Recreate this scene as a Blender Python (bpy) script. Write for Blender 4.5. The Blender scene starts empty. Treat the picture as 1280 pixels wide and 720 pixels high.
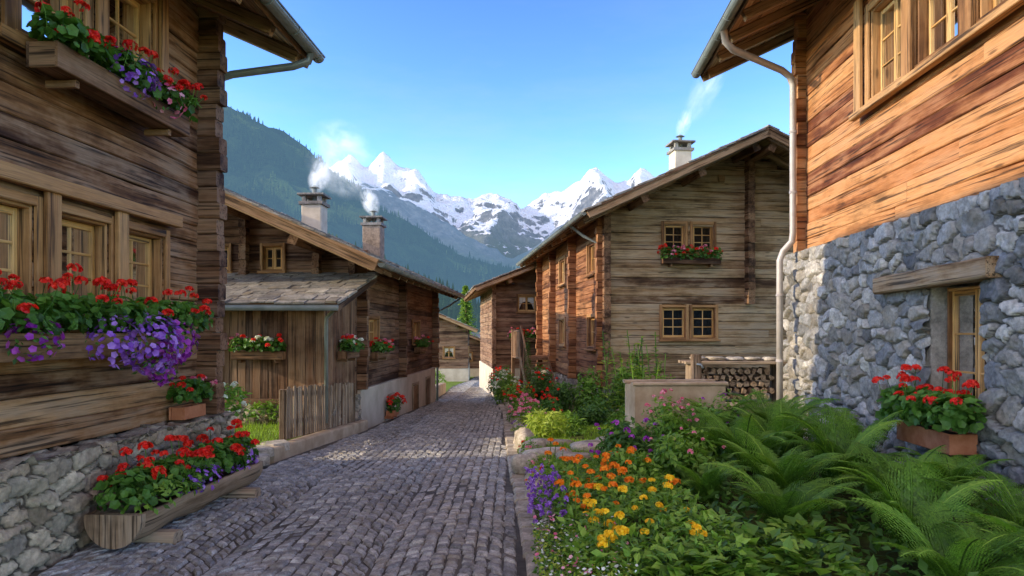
import bpy, math, random, numpy as np, bmesh
from mathutils import Vector, Matrix, noise
random.seed(7); rng=np.random.default_rng(11)
scene=bpy.context.scene
R=math.radians
# ------------------------------------------------------------------ mesh builder
class MB:
    def __init__(s):
        s.V=[];s.F=[];s.G=[];s.Rn=[];s.E=[];s.n=0;s.M=None
    def add(s,V,F,mat=0,rnd=None,gco=None,e=None,smooth=False):
        V=np.asarray(V,float); k=len(V)
        if gco is None: gco=V+rng.uniform(0,40,3)
        if s.M is not None:
            V=V@s.M[:3,:3].T+s.M[:3,3]
        s.V.append(V); s.G.append(np.asarray(gco,float))
        if rnd is None: rnd=rng.random()
        s.Rn.append(np.broadcast_to(np.asarray(rnd,float),(k,)))
        s.E.append(np.broadcast_to(np.asarray(1.0 if e is None else e,float),(k,)))
        for f in (F if isinstance(F,(list,tuple)) else [F]):
            f=np.asarray(f,int)
            s.F.append((f+s.n,mat,smooth))
        s.n+=k
    def merge(s,o,off):
        for f,m,sm in o.F: s.F.append((f+s.n,m+off,sm))
        s.V+=o.V;s.G+=o.G;s.Rn+=o.Rn;s.E+=o.E;s.n+=o.n
    def build(s,name,mats,parent=None,loc=(0,0,0),rotz=0.0):
        me=bpy.data.meshes.new(name)
        V=np.concatenate(s.V); me.vertices.add(len(V)); me.vertices.foreach_set('co',V.astype(np.float32).ravel())
        lv=[];ls=[];mi=[];sm=[];off=0
        for f,m,smo in s.F:
            nf,k=f.shape
            lv.append(f.ravel()); ls.append(off+np.arange(nf)*k); off+=nf*k
            mi.append(np.full(nf,m)); sm.append(np.full(nf,smo))
        lv=np.concatenate(lv);ls=np.concatenate(ls)
        me.loops.add(len(lv)); me.loops.foreach_set('vertex_index',lv.astype(np.int32))
        me.polygons.add(len(ls)); me.polygons.foreach_set('loop_start',ls.astype(np.int32))
        me.polygons.foreach_set('material_index',np.concatenate(mi).astype(np.int32))
        me.update(calc_edges=True)
        me.polygons.foreach_set('use_smooth',np.concatenate(sm).astype(bool))
        a=me.attributes.new('gco','FLOAT_VECTOR','POINT'); a.data.foreach_set('vector',np.concatenate(s.G).astype(np.float32).ravel())
        a=me.attributes.new('rnd','FLOAT','POINT'); a.data.foreach_set('value',np.concatenate(s.Rn).astype(np.float32))
        a=me.attributes.new('edg','FLOAT','POINT'); a.data.foreach_set('value',np.concatenate(s.E).astype(np.float32))
        for m in mats: me.materials.append(m)
        o=bpy.data.objects.new(name,me); scene.collection.objects.link(o)
        o.location=loc; o.rotation_euler=(0,0,rotz)
        if parent: o.parent=parent
        return o
def empty(name,loc=(0,0,0),rotz=0):
    o=bpy.data.objects.new(name,None); scene.collection.objects.link(o); o.location=loc; o.rotation_euler=(0,0,rotz); o.empty_display_size=.3
    return o
def nrm(v):
    v=np.asarray(v,float); return v/(np.linalg.norm(v)+1e-12)
QS=np.array([[i,(i+1)%8,8+(i+1)%8,8+i] for i in range(8)])
def beam(mb,p0,p1,w,h,mat=0,c=.008,up=(0,0,1),seg=1,jit=0,rnd=None):
    p0=np.asarray(p0,float);p1=np.asarray(p1,float);L=np.linalg.norm(p1-p0)
    if L<1e-4: return
    d=(p1-p0)/L; s_=nrm(np.cross(d,up)); u=np.cross(s_,d)
    c=min(c,w*.3,h*.3); a=w/2;b=h/2
    pr=np.array([(a,b-c),(a-c,b),(-a+c,b),(-a,b-c),(-a,-b+c),(-a+c,-b),(a-c,-b),(a,-b+c)])
    V=[];G=[];o=rng.uniform(0,60,3)
    for i in range(seg+1):
        t=i/seg; j=rng.normal(0,jit,2) if jit else (0,0)
        q=pr+np.array(j)
        V.append(p0+d*L*t+q[:,:1]*s_+q[:,1:]*u)
        G.append(np.column_stack([np.full(8,L*t),pr[:,0],pr[:,1]])+o)
    V=np.concatenate(V);G=np.concatenate(G)
    F=np.concatenate([QS+8*i for i in range(seg)])
    caps=np.array([list(range(7,-1,-1)),[8*seg+i for i in range(8)]])
    mb.add(V,[F,caps],mat,rnd,G)
def box(mb,c,s,mat=0,ch=.008,rnd=None):
    c=np.asarray(c,float);sx,sy,sz=s
    if sx>=sy and sx>=sz: beam(mb,c-[sx/2,0,0],c+[sx/2,0,0],sy,sz,mat,ch,rnd=rnd)
    elif sy>=sz: beam(mb,c-[0,sy/2,0],c+[0,sy/2,0],sx,sz,mat,ch,rnd=rnd)
    else: beam(mb,c-[0,0,sz/2],c+[0,0,sz/2],sx,sy,mat,ch,up=(0,1,0),rnd=rnd)
def box2(mb,a,b,mat=0,ch=.008,rnd=None):
    a=np.asarray(a,float);b=np.asarray(b,float); box(mb,(a+b)/2,np.abs(b-a),mat,ch,rnd)
def tube(mb,pts,r,mat=0,n=10):
    pts=[np.asarray(p,float) for p in pts]; V=[]
    for i,p in enumerate(pts):
        d=nrm(pts[min(i+1,len(pts)-1)]-pts[max(i-1,0)])
        a=np.array([0,1.,0]) if abs(d[1])<.9 else np.array([1.,0,0])
        s_=nrm(np.cross(d,a));u=np.cross(s_,d)
        rr=r[i] if isinstance(r,(list,tuple)) else r
        for k in range(n):
            t=2*math.pi*k/n; V.append(p+rr*(math.cos(t)*s_+math.sin(t)*u))
    F=[[i*n+k,i*n+(k+1)%n,(i+1)*n+(k+1)%n,(i+1)*n+k] for i in range(len(pts)-1) for k in range(n)]
    caps=[list(range(n)),[(len(pts)-1)*n+k for k in range(n)]]
    mb.add(V,[np.array(F),np.array(caps)],mat,smooth=True)
def scatter(mb,tv,tf,P,Rm,mat=0,rnd=None,smooth=False):
    n=len(P);k=len(tv)
    if n==0:return
    V=(np.einsum('nij,kj->nki',Rm,tv)+np.asarray(P)[:,None]).reshape(-1,3)
    if rnd is None: rnd=rng.random(n)
    F=[(f[None]+(np.arange(n)*k)[:,None,None]).reshape(-1,f.shape[1]) for f in tf]
    mb.add(V,F,mat,np.repeat(rnd,k),V.copy(),None,smooth)
def frames(N,scale,T=None):
    n=len(N); N=N/np.linalg.norm(N,axis=1,keepdims=True)
    if T is None: T=rng.normal(size=(n,3))
    T=T-(T*N).sum(1,keepdims=True)*N; T/=np.linalg.norm(T,axis=1,keepdims=True)+1e-9
    B=np.cross(T,N)
    Rm=np.stack([B,T,N],axis=2)
    return Rm*np.asarray(scale).reshape(-1,1,1)
def wmat(o,N):
    N=nrm(N);X=np.cross(N,[0,0,1.]);M=np.eye(4);M[:3,0]=X;M[:3,1]=N;M[:3,2]=[0,0,1];M[:3,3]=o
    return M
# templates
LEAF=(np.array([(0,0,0),(-.26,.45,.07),(0,.5,0),(.26,.45,.07),(0,1,-.06)],float),[np.array([(0,3,2),(0,2,1),(2,3,4),(1,2,4)])])
NLEAF=(np.array([(0,0,0),(-.09,.45,.03),(.09,.45,.03),(0,1,-.12)],float),[np.array([(0,2,1),(1,2,3)])])
def disc_t(n,dz):
    v=[(0,0,-dz)]+[(math.cos(2*math.pi*i/n)*(1 if i%2 else .8),math.sin(2*math.pi*i/n)*(1 if i%2 else .8),0) for i in range(n)]
    return (np.array(v,float),[np.array([(0,1+i,1+(i+1)%n) for i in range(n)])])
DISC=disc_t(10,.25); DISC5=disc_t(6,.4)
BLADE=(np.array([(-.04,0,0),(.04,0,0),(.03,.1,.55),(-.03,.1,.55),(0,.35,1)],float),[np.array([(0,1,2,3)]),np.array([(3,2,4)])])
# ------------------------------------------------------------------ materials
def nd(nt,t,**k):
    return nt.nodes.new(t)
def base(name,rough=.8,spec=.3):
    m=bpy.data.materials.new(name); m.use_nodes=True; nt=m.node_tree
    b=nt.nodes['Principled BSDF']; b.inputs['Roughness'].default_value=rough
    b.inputs['Specular IOR Level'].default_value=spec
    return m,nt,b
def c4(c): return (c[0],c[1],c[2],1)
def ramp(nt,fac,stops):
    r=nt.nodes.new('ShaderNodeValToRGB'); e=r.color_ramp.elements
    while len(e)<len(stops): e.new(.5)
    for i,(p,c) in enumerate(stops):
        e[i].position=p; e[i].color=c4(c) if hasattr(c,'__len__') else (c,c,c,1)
    nt.links.new(fac,r.inputs[0]); return r.outputs[0]
def attr(nt,name,vec=False):
    a=nt.nodes.new('ShaderNodeAttribute'); a.attribute_name=name
    return a.outputs['Vector' if vec else 'Fac']
def noise_n(nt,vec,scale,sc3=(1,1,1),detail=4,rough=.55):
    mp=nt.nodes.new('ShaderNodeMapping'); mp.inputs['Scale'].default_value=sc3; nt.links.new(vec,mp.inputs[0])
    n=nt.nodes.new('ShaderNodeTexNoise'); n.inputs['Scale'].default_value=scale; n.inputs['Detail'].default_value=detail; n.inputs['Roughness'].default_value=rough
    nt.links.new(mp.outputs[0],n.inputs['Vector']); return n.outputs['Fac']
def mth(nt,op,a,b=None,clamp=False):
    n=nt.nodes.new('ShaderNodeMath'); n.operation=op; n.use_clamp=clamp
    for i,x in enumerate((a,b)):
        if x is None: continue
        if isinstance(x,(int,float)): n.inputs[i].default_value=x
        else: nt.links.new(x,n.inputs[i])
    return n.outputs[0]
def mix(nt,f,a,b,mode='MIX'):
    n=nt.nodes.new('ShaderNodeMix'); n.data_type='RGBA'; n.blend_type=mode
    for s,x in ((n.inputs[0],f),(n.inputs[6],a),(n.inputs[7],b)):
        if isinstance(x,(int,float)): s.default_value=x
        elif isinstance(x,tuple): s.default_value=c4(x)
        else: nt.links.new(x,s)
    return n.outputs[2]
def bump(nt,b,h,strength=.4,dist=.01):
    n=nt.nodes.new('ShaderNodeBump'); n.inputs['Strength'].default_value=strength; n.inputs['Distance'].default_value=dist
    nt.links.new(h,n.inputs['Height']); nt.links.new(n.outputs[0],b.inputs['Normal'])
def wood(name,dark,mid,light,grey=(.2,.17,.14),gamt=.5,rough=.75,bs=.6,age=.8):
    m,nt,b=base(name,rough,.25); g=attr(nt,'gco',True); rn=attr(nt,'rnd')
    a=noise_n(nt,g,1,(.7,8,8),4,.62); cr=noise_n(nt,g,1,(.8,34,34),3,.65)
    fine=noise_n(nt,g,1,(5,130,130),1)
    oc=nt.nodes.new('ShaderNodeTexCoord').outputs['Object']; big=noise_n(nt,oc,.9,(1,1,1.7),5,.7)
    f=mth(nt,'ADD',mth(nt,'MULTIPLY',a,.62),mth(nt,'MULTIPLY',rn,.38))
    col=ramp(nt,f,[(.28,dark),(.47,mid),(.75,light)])
    gf=mth(nt,'MULTIPLY',ramp(nt,mth(nt,'ADD',mth(nt,'MULTIPLY',a,.5),mth(nt,'MULTIPLY',big,.5)),[(.46,0.),(.58,1.)]),gamt)
    col=mix(nt,gf,col,grey)
    col=mix(nt,.9,col,ramp(nt,cr,[(.35,.1),(.46,1.)]),'MULTIPLY')
    kn=nt.nodes.new('ShaderNodeTexVoronoi'); mp=nt.nodes.new('ShaderNodeMapping'); mp.inputs['Scale'].default_value=(1.6,7,7); nt.links.new(g,mp.inputs[0]); nt.links.new(mp.outputs[0],kn.inputs['Vector']); kn.inputs['Scale'].default_value=1
    col=mix(nt,.75,col,ramp(nt,kn.outputs['Distance'],[(.07,.2),(.15,1.)]),'MULTIPLY')
    # broad dark weathered patches following the grain
    wp=mth(nt,'ADD',mth(nt,'MULTIPLY',big,.65),mth(nt,'MULTIPLY',a,.35))
    col=mix(nt,age,col,ramp(nt,wp,[(.36,.22),(.52,1.)]),'MULTIPLY')
    col=mix(nt,.5,col,ramp(nt,fine,[(.3,.6),(.7,1.15)]),'MULTIPLY')
    nt.links.new(col,b.inputs['Base Color'])
    bump(nt,b,mth(nt,'ADD',a,cr),bs,.014)
    return m
def stone(name,cols,mortar,bs=.5,sc=1):
    m,nt,b=base(name,.85,.25); g=attr(nt,'gco',True); rn=attr(nt,'rnd'); ed=attr(nt,'edg')
    n1=noise_n(nt,g,5*sc,(1,1,1),5,.7); n2=noise_n(nt,g,28*sc,(1,1,1),2,.6); n3=noise_n(nt,g,1.6*sc,(1,1,1),2)
    k=len(cols); col=ramp(nt,rn,[(i/(k-1),c) for i,c in enumerate(cols)])
    col=mix(nt,.9,col,ramp(nt,n1,[(.3,.4),(.5,.95),(.72,1.5)]),'MULTIPLY')
    col=mix(nt,.6,col,ramp(nt,n2,[(.3,.55),(.7,1.25)]),'MULTIPLY')
    col=mix(nt,ramp(nt,n3,[(.5,0.),(.7,.45)]),col,(.27,.2,.105))
    mo=mix(nt,.6,mortar,ramp(nt,n2,[(.3,.5),(.7,1.1)]),'MULTIPLY')
    col=mix(nt,ramp(nt,ed,[(.1,0.),(.3,1.)]),mo,col)
    nt.links.new(col,b.inputs['Base Color'])
    bump(nt,b,n1,bs,.03)
    return m
def plain(name,c1,c2,scale=4,rough=.85,bs=.3,spec=.3,metal=0,obj=True):
    m,nt,b=base(name,rough,spec); b.inputs['Metallic'].default_value=metal
    v=nt.nodes.new('ShaderNodeTexCoord').outputs['Object'] if obj else attr(nt,'gco',True)
    n1=noise_n(nt,v,scale,(1,1,1),5,.6)
    col=ramp(nt,n1,[(.35,c1),(.65,c2)]); nt.links.new(col,b.inputs['Base Color'])
    bump(nt,b,n1,bs,.01)
    return m
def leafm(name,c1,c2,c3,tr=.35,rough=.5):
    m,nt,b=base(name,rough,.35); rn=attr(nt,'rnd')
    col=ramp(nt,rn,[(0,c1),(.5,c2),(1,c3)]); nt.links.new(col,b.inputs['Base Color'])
    t=nt.nodes.new('ShaderNodeBsdfTranslucent'); nt.links.new(mix(nt,1.,col,(1.4,1.5,.6),'MULTIPLY'),t.inputs[0])
    mx=nt.nodes.new('ShaderNodeMixShader'); mx.inputs[0].default_value=tr
    nt.links.new(b.outputs[0],mx.inputs[1]); nt.links.new(t.outputs[0],mx.inputs[2]); nt.links.new(mx.outputs[0],nt.nodes['Material Output'].inputs[0])
    return m
W_left=wood('wood_left',(.08,.03,.012),(.4,.18,.065),(.66,.37,.17),(.38,.27,.185),.6)
W_right=wood('wood_right',(.18,.05,.015),(.52,.2,.06),(.68,.33,.12),(.4,.22,.12),.4,age=.65)
W_mid=wood('wood_dark',(.06,.022,.01),(.24,.11,.05),(.4,.22,.11),(.25,.17,.12),.45)
W_gab=wood('wood_weathered',(.13,.06,.025),(.44,.26,.115),(.66,.46,.25),(.4,.31,.21),.6)
W_side=wood('wood_orange',(.15,.05,.018),(.42,.17,.06),(.56,.27,.11),(.32,.18,.1),.3)
W_far=wood('wood_far',(.07,.03,.015),(.24,.115,.06),(.38,.22,.12),(.28,.19,.13),.4)
W_trim=wood('wood_trim',(.2,.085,.028),(.46,.22,.075),(.6,.33,.13),(.36,.21,.1),.25,.6,.3,.5)
W_sash=wood('wood_sash',(.48,.23,.06),(.7,.38,.12),(.78,.48,.19),(.6,.34,.12),.1,.5,.15,.3)
W_grey=wood('wood_grey',(.13,.07,.035),(.36,.24,.14),(.5,.37,.24),(.35,.27,.19),.5)
W_beam=wood('wood_beam',(.07,.03,.012),(.26,.125,.055),(.4,.22,.1),(.27,.18,.115),.4)
W_soffit=wood('wood_soffit',(.17,.09,.038),(.4,.23,.11),(.52,.34,.18),(.34,.25,.17),.3,.75,.6,.5)
STONE_R=stone('stone_grey',[(.12,.12,.118),(.27,.26,.235),(.47,.43,.37),(.2,.2,.195),(.56,.51,.43),(.17,.155,.13),(.35,.31,.25),(.24,.245,.235)],(.25,.22,.175),.9)
STONE_L=stone('stone_warm',[(.2,.155,.11),(.46,.34,.23),(.3,.25,.185),(.58,.46,.32),(.22,.185,.15),(.52,.41,.28)],(.15,.115,.08),.8)
SLATE=stone('slate',[(.15,.135,.12),(.3,.27,.225),(.22,.205,.18),(.4,.36,.29)],(.1,.1,.1))
COB=stone('cobble',[(.2,.195,.185),(.44,.42,.38),(.3,.29,.275),(.56,.53,.47),(.25,.245,.24),(.38,.36,.32)],(.1,.1,.1),.6,3)
ROCK=stone('rock',[(.34,.28,.2),(.55,.47,.36),(.44,.38,.3)],(.2,.2,.2),.7)
JOINT=plain('road_joint',(.06,.052,.04),(.13,.11,.08),6)
PLAST=plain('plaster',(.46,.36,.26),(.62,.51,.38),1.6,.9,.35)
PLAST2=plain('plaster_chimney',(.5,.42,.3),(.66,.57,.43),3,.9,.3)
CONC=plain('concrete',(.38,.26,.15),(.58,.44,.29),3,.9,.4)
METAL=plain('zinc',(.36,.31,.26),(.5,.44,.38),3,.5,.05,.5,.2)
GUT=plain('gutter_zinc',(.2,.22,.19),(.3,.32,.28),3,.45,.05,.5,.3)
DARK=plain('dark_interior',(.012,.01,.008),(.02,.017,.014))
TERRA=plain('terracotta',(.4,.13,.05),(.52,.21,.1),8,.8,.2)
SOIL=plain('soil',(.04,.027,.017),(.09,.062,.04),9,.95,.6)
CURT,nt,b=base('lace_curtain',.9,.1); b.inputs['Base Color'].default_value=(.8,.76,.68,1)
GLASS=bpy.data.materials.new('window_glass'); GLASS.use_nodes=True; nt=GLASS.node_tree; nt.nodes.remove(nt.nodes['Principled BSDF'])
tr=nd(nt,'ShaderNodeBsdfTransparent'); gl=nd(nt,'ShaderNodeBsdfGlossy'); gl.inputs['Roughness'].default_value=.03; fr=nd(nt,'ShaderNodeFresnel'); fr.inputs[0].default_value=1.5
mx=nd(nt,'ShaderNodeMixShader'); nt.links.new(mth(nt,'ADD',fr.outputs[0],.05,True),mx.inputs[0]); nt.links.new(tr.outputs[0],mx.inputs[1]); nt.links.new(gl.outputs[0],mx.inputs[2]); nt.links.new(mx.outputs[0],nt.nodes['Material Output'].inputs[0])
L_ger=leafm('geranium_leaf',(.03,.08,.012),(.08,.19,.026),(.17,.33,.05))
L_dark=leafm('shrub_leaf',(.025,.06,.012),(.065,.15,.022),(.15,.28,.045))
L_mid=leafm('garden_leaf',(.05,.11,.014),(.14,.27,.03),(.28,.43,.06))
L_fern=leafm('fern_leaf',(.05,.12,.014),(.15,.31,.034),(.34,.5,.07),.4)
L_grass=leafm('grass_blade',(.1,.18,.018),(.22,.36,.03),(.38,.52,.06),.4)
L_yel=leafm('lime_leaf',(.17,.25,.025),(.34,.43,.045),(.48,.54,.09),.4)
L_con=leafm('conifer_needles',(.05,.1,.02),(.13,.22,.035),(.28,.38,.06),.3)
P_red=leafm('petal_red',(.55,.006,.004),(.85,.02,.01),(.9,.07,.03),.25)
P_pur=leafm('petal_purple',(.17,.04,.4),(.34,.12,.62),(.52,.28,.78),.25)
P_vio=leafm('petal_violet',(.2,.01,.28),(.38,.04,.45),(.55,.12,.58),.25)
P_pink=leafm('petal_pink',(.65,.08,.2),(.85,.25,.38),(.88,.5,.58),.25)
P_white=leafm('petal_white',(.6,.6,.55),(.8,.8,.76),(.85,.85,.82),.25)
P_or=leafm('petal_orange',(.8,.16,.01),(.9,.26,.01),(.92,.38,.02),.2)
P_ye=leafm('petal_yellow',(.85,.44,.01),(.9,.58,.015),(.92,.7,.04),.2)
FOL=[L_ger,L_dark,L_mid,L_grass,L_yel,P_red,P_pur,P_vio,P_pink,P_white,P_or,P_ye,L_fern]
iG,iD,iM,iGr,iY,iR,iP,iV,iPk,iW,iO,iYe,iF=range(13)
def groundmat(name,c1,c2,c3):
    m,nt,b=base(name,.95,.1); v=nt.nodes.new('ShaderNodeTexCoord').outputs['Object']
    n1=noise_n(nt,v,.9,(1,1,1),5,.65); n2=noise_n(nt,v,14,(1,1,1),3)
    col=ramp(nt,mth(nt,'ADD',mth(nt,'MULTIPLY',n1,.6),mth(nt,'MULTIPLY',n2,.4)),[(.35,c1),(.5,c2),(.65,c3)])
    nt.links.new(col,b.inputs['Base Color']); bump(nt,b,n2,.6,.03); return m
GRASS=groundmat('grass_ground',(.07,.09,.02),(.14,.21,.03),(.22,.3,.045))
BED=groundmat('garden_bed',(.04,.027,.015),(.07,.07,.022),(.12,.17,.03))
# ------------------------------------------------------------------ terrain profile
GY=[-50,0,8,13.8,22,30,40,55,150,400,900,5000]; GZ=[0,0,0,-.3,-.6,-1.0,-1.3,-1.9,-7,-25,-60,-60]
def gz(y): return np.interp(y,GY,GZ)
XLY=[-5,4.75,7.8,13.8,22,29,36,45,60,70];XL=[-3.75,-3.4,-3.2,-2.95,-2.6,-2.85,-3.1,-2.75,-3.0,-3.2]
XRY=[-5,4.75,8.8,18,27,36,45,60,70];XR=[.2,.1,-.06,-.25,-.75,-1.27,-1.2,-1.5,-1.6]
xl=lambda y:np.interp(y,XLY,XL); xr=lambda y:np.interp(y,XRY,XR)
def grid(mb,xs,ys,zf,mat=0,smooth=True):
    X,Y=np.meshgrid(xs,ys); Z=zf(X,Y); V=np.column_stack([X.ravel(),Y.ravel(),Z.ravel()])
    nx=len(xs);ny=len(ys); i=np.arange(nx-1)[None]+np.arange(ny-1)[:,None]*nx; i=i.ravel()
    mb.add(V,np.column_stack([i,i+1,i+nx+1,i+nx]),mat,.5,V,None,smooth)
mb=MB(); grid(mb,np.array([-5000,-1500,-400,-100,-30,-10,-4,-2,0,3,8,15,30,100,400,1500,5000.]),np.array([-300,-50]+list(np.linspace(-5,60,66))+[80,110,150,250,400,600,900,1500,3000,6000.]),lambda X,Y:gz(Y)-.06)
mb.build('ground',[GRASS])
mb=MB(); ys=np.linspace(-5,70,90); V=[];
for y in ys:
    for t in np.linspace(0,1,6): V.append((xl(y)-.1+(xr(y)-xl(y)+.35)*t,y,gz(y)-.014))
F=[[i*6+k,i*6+k+1,(i+1)*6+k+1,(i+1)*6+k] for i in range(len(ys)-1) for k in range(5)]
mb.add(V,np.array(F),0,.5)
# setts laid in segmental arcs
cw=1.16; ns=11; P=[];A=[]; pit=.105; bow=.42
ks=np.arange(int((62-1.5)/pit)); S=(np.arange(ns)+.5)/ns*2-1
for c in range(6):
    for s in S:
        y=1.2+ks*pit; x=np.full_like(y,-4.5+cw*(c+.5)+s*cw/2)
        P.append(np.column_stack([x,y+bow*(1-s*s),np.zeros_like(y)])); A.append(np.full_like(y,math.atan(-bow*2*s/(cw/2))))
P=np.concatenate(P);A=np.concatenate(A)
P[:,:2]+=rng.normal(0,.007,(len(P),2)); A+=rng.normal(0,.08,len(A))
k=(P[:,0]>xl(P[:,1])+.02)&(P[:,0]<xr(P[:,1])-.02); P=P[k];A=A[k]; P[:,2]=gz(P[:,1])+rng.normal(0,.005,len(P))+.014*np.sin(P[:,0]*2.3)*np.sin(P[:,1]*1.9)
n=len(P); sx=rng.uniform(.84,1.1,n); sy=rng.uniform(.84,1.08,n)
tA=np.tan(A)
Rm=np.zeros((n,3,3));Rm[:,0,0]=sx;Rm[:,1,0]=tA*sx;Rm[:,1,1]=sy;Rm[:,2,2]=1
Rm[:,2,0]=rng.normal(0,.045,n);Rm[:,2,1]=rng.normal(0,.045,n)
h=.048;sv=[(-h,-h,-.04),(h,-h,-.04),(h,h,-.04),(-h,h,-.04),(-h,-h,-.01),(h,-h,-.01),(h,h,-.01),(-h,h,-.01)]
h2=.033;sv+=[(-h2,-h2,.008),(h2,-h2,.008),(h2,h2,.008),(-h2,h2,.008)]
sf=[np.array([(0,1,5,4),(1,2,6,5),(2,3,7,6),(3,0,4,7),(4,5,9,8),(5,6,10,9),(6,7,11,10),(7,4,8,11),(8,9,10,11)])]
scatter(mb,np.array(sv),sf,P,Rm,1,smooth=False)
mb.build('cobblestone_road',[JOINT,COB])
def rock(mb,c,r,mat=0):
    n=12;m=8;V=[];
    ph=rng.uniform(0,6,3)
    for i in range(m+1):
        a=math.pi*i/m
        for j in range(n):
            t=2*math.pi*j/n; d=np.array([math.sin(a)*math.cos(t),math.sin(a)*math.sin(t),math.cos(a)])
            d=np.sign(d)*np.abs(d)**.65; q=1+.12*math.sin(3*d[0]+ph[0])+.1*math.sin(4*d[1]+ph[1])+.1*math.sin(3*d[2]+ph[2])
            V.append(np.asarray(c)+d*q*np.asarray(r))
    F=[(i*n+j,i*n+(j+1)%n,(i+1)*n+(j+1)%n,(i+1)*n+j) for i in range(m) for j in range(n)]
    mb.add(V,[np.array(F)],mat,None,None,None,True)
mb=MB(); y=2.0
while y<40:
    L=random.uniform(.18,.42); y1=y+L
    h=.03
    beam(mb,(xr(y)+.1+random.uniform(-.01,.01),y+.01,gz(y)+h/2-.04+random.uniform(-.008,.008)),(xr(y1)+.1+random.uniform(-.01,.01),y1-.014,gz(y1)+h/2-.04),.2+random.uniform(-.03,.0),h+.08,0,.022)
    y=y1
mb.build('stone_kerb',[ROCK])
# ------------------------------------------------------------------ house pieces
def log_wall(mb,axis,fixed,a0,a1,z0,z1,ch,openings=(),t=.16,top=None,mat=0,jit=.003,proud=.007):
    z=z0
    while z<z1-.02:
        h=ch*random.uniform(.82,1.18); zc=z+h/2
        A0,A1=a0,a1
        if top:
            r=top(zc-h*.1)
            if r is None: break
            A0=max(a0,r[0]);A1=min(a1,r[1])
            if A1-A0<.15: break
        iv=[(A0,A1)]
        for (o0,o1,p0,p1) in openings:
            if p0<zc<p1:
                nv=[]
                for (s,e) in iv:
                    if o1<=s or o0>=e: nv.append((s,e));continue
                    if o0>s: nv.append((s,o0))
                    if o1<e: nv.append((o1,e))
                iv=nv
        pj=random.uniform(-proud,proud); rn=rng.random()
        for (s,e) in iv:
            cuts=[s]
            if e-s>3.2 and random.random()<.6: cuts.append(s+(e-s)*random.uniform(.3,.7))
            cuts.append(e)
            for s2,e2 in zip(cuts[:-1],cuts[1:]):
                seg=max(1,int((e2-s2)/.6)); f=fixed+pj
                p0,p1=((s2,f,zc),(e2-.004,f,zc)) if axis=='x' else ((f,s2,zc),(f,e2-.004,zc))
                beam(mb,p0,p1,t,h-.006,mat,.011,seg=seg,jit=jit,rnd=min(1,max(0,rn+random.uniform(-.15,.15))))
        z+=h
def log_column(mb,x0,x1,yc,z0,z1,ch=.2,w=.17,mat=0,axis='x'):
    z=z0
    while z<z1:
        h=ch*random.uniform(.92,1.08); e=random.uniform(-.03,.03); 
        if axis=='x': beam(mb,(x0,yc+random.uniform(-.012,.012),z+h/2),(x1+e,yc,z+h/2),w,h-.006,mat,.018)
        else: beam(mb,(yc+random.uniform(-.012,.012),x0,z+h/2),(yc,x1+e,z+h/2),w,h-.006,mat,.018)
        z+=h
WM=[W_trim,W_sash,GLASS,CURT,DARK]
def window(parent,o,N,w,h,depth=.12,casing=.08,sashes=2,bars=2,curt=True,sill=True,trim=0):
    mb=MB(); mb.M=wmat(o,N); c=casing
    if c:
        for s in (-1,1): box2(mb,(s*w/2,.0,-c),(s*(w/2+c),.04,h+c),0)
        box2(mb,(-w/2,.0,h),(w/2,.038,h+c),0)
        box2(mb,(-w/2,.0,-c),(w/2,.038,0),0)
    if sill: box2(mb,(-w/2-c-.03,.041,-c-.02),(w/2+c+.03,.1,-c+.03),0)
    for s in (-1,1): box2(mb,(s*w/2,-depth-.06,-.02),(s*(w/2-.025),-.002,h+.02),0)
    box2(mb,(-w/2+.026,-depth-.06,h-.02),(w/2-.026,-.003,h+.01),0)
    box2(mb,(-w/2+.026,-depth-.06,-.03),(w/2-.026,-.003,.015),0)
    y=-depth; iw=w-.052; n=sashes
    for k in range(n):
        a=-iw/2+iw*k/n; bb=a+iw/n; fw=.042
        box2(mb,(a+.002,y-.02,.016),(a+fw,y+.02,h-.022),1,.005); box2(mb,(bb-fw,y-.02,.016),(bb-.002,y+.02,h-.022),1,.005)
        box2(mb,(a+fw,y-.018,.016),(bb-fw,y+.018,.07),1,.005); box2(mb,(a+fw,y-.018,h-.075),(bb-fw,y+.018,h-.022),1,.005)
        for q in range(bars):
            zz=.07+(h-.145)*(q+1)/(bars+1); box2(mb,(a+fw,y-.01,zz-.011),(bb-fw,y+.012,zz+.011),1,.003)
        if n==1: box2(mb,((a+bb)/2-.011,y-.008,.071),((a+bb)/2+.011,y+.01,h-.076),1,.003)
        mb.add([(a+fw,y-.004,.06),(bb-fw,y-.004,.06),(bb-fw,y-.004,h-.06),(a+fw,y-.004,h-.06)],np.array([(0,1,2,3)]),2)
        if curt:
            m=26; V=[]
            wv=(bb-a-2*fw)
            for j in range(m+1):
                x=a+fw+wv*j/m; yy=y-.05+.012*math.sin(j*1.9)
                f=abs(2*j/m-1) if n==1 else (1-j/m if k==0 else j/m)
                zb=h*(.62-.5*f**3)+.012*math.sin(j*2.3)
                V+= [(x,yy,zb),(x,yy-.004,h-.03)]
            mb.add(V,np.array([(2*j,2*j+2,2*j+3,2*j+1) for j in range(m)]),3,smooth=True)
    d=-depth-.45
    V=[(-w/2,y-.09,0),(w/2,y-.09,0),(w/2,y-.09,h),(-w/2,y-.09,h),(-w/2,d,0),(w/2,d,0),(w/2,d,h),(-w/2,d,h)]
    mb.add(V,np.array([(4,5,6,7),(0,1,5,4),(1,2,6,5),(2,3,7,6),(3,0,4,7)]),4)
    return mb.build('window',WM,parent)
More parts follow.
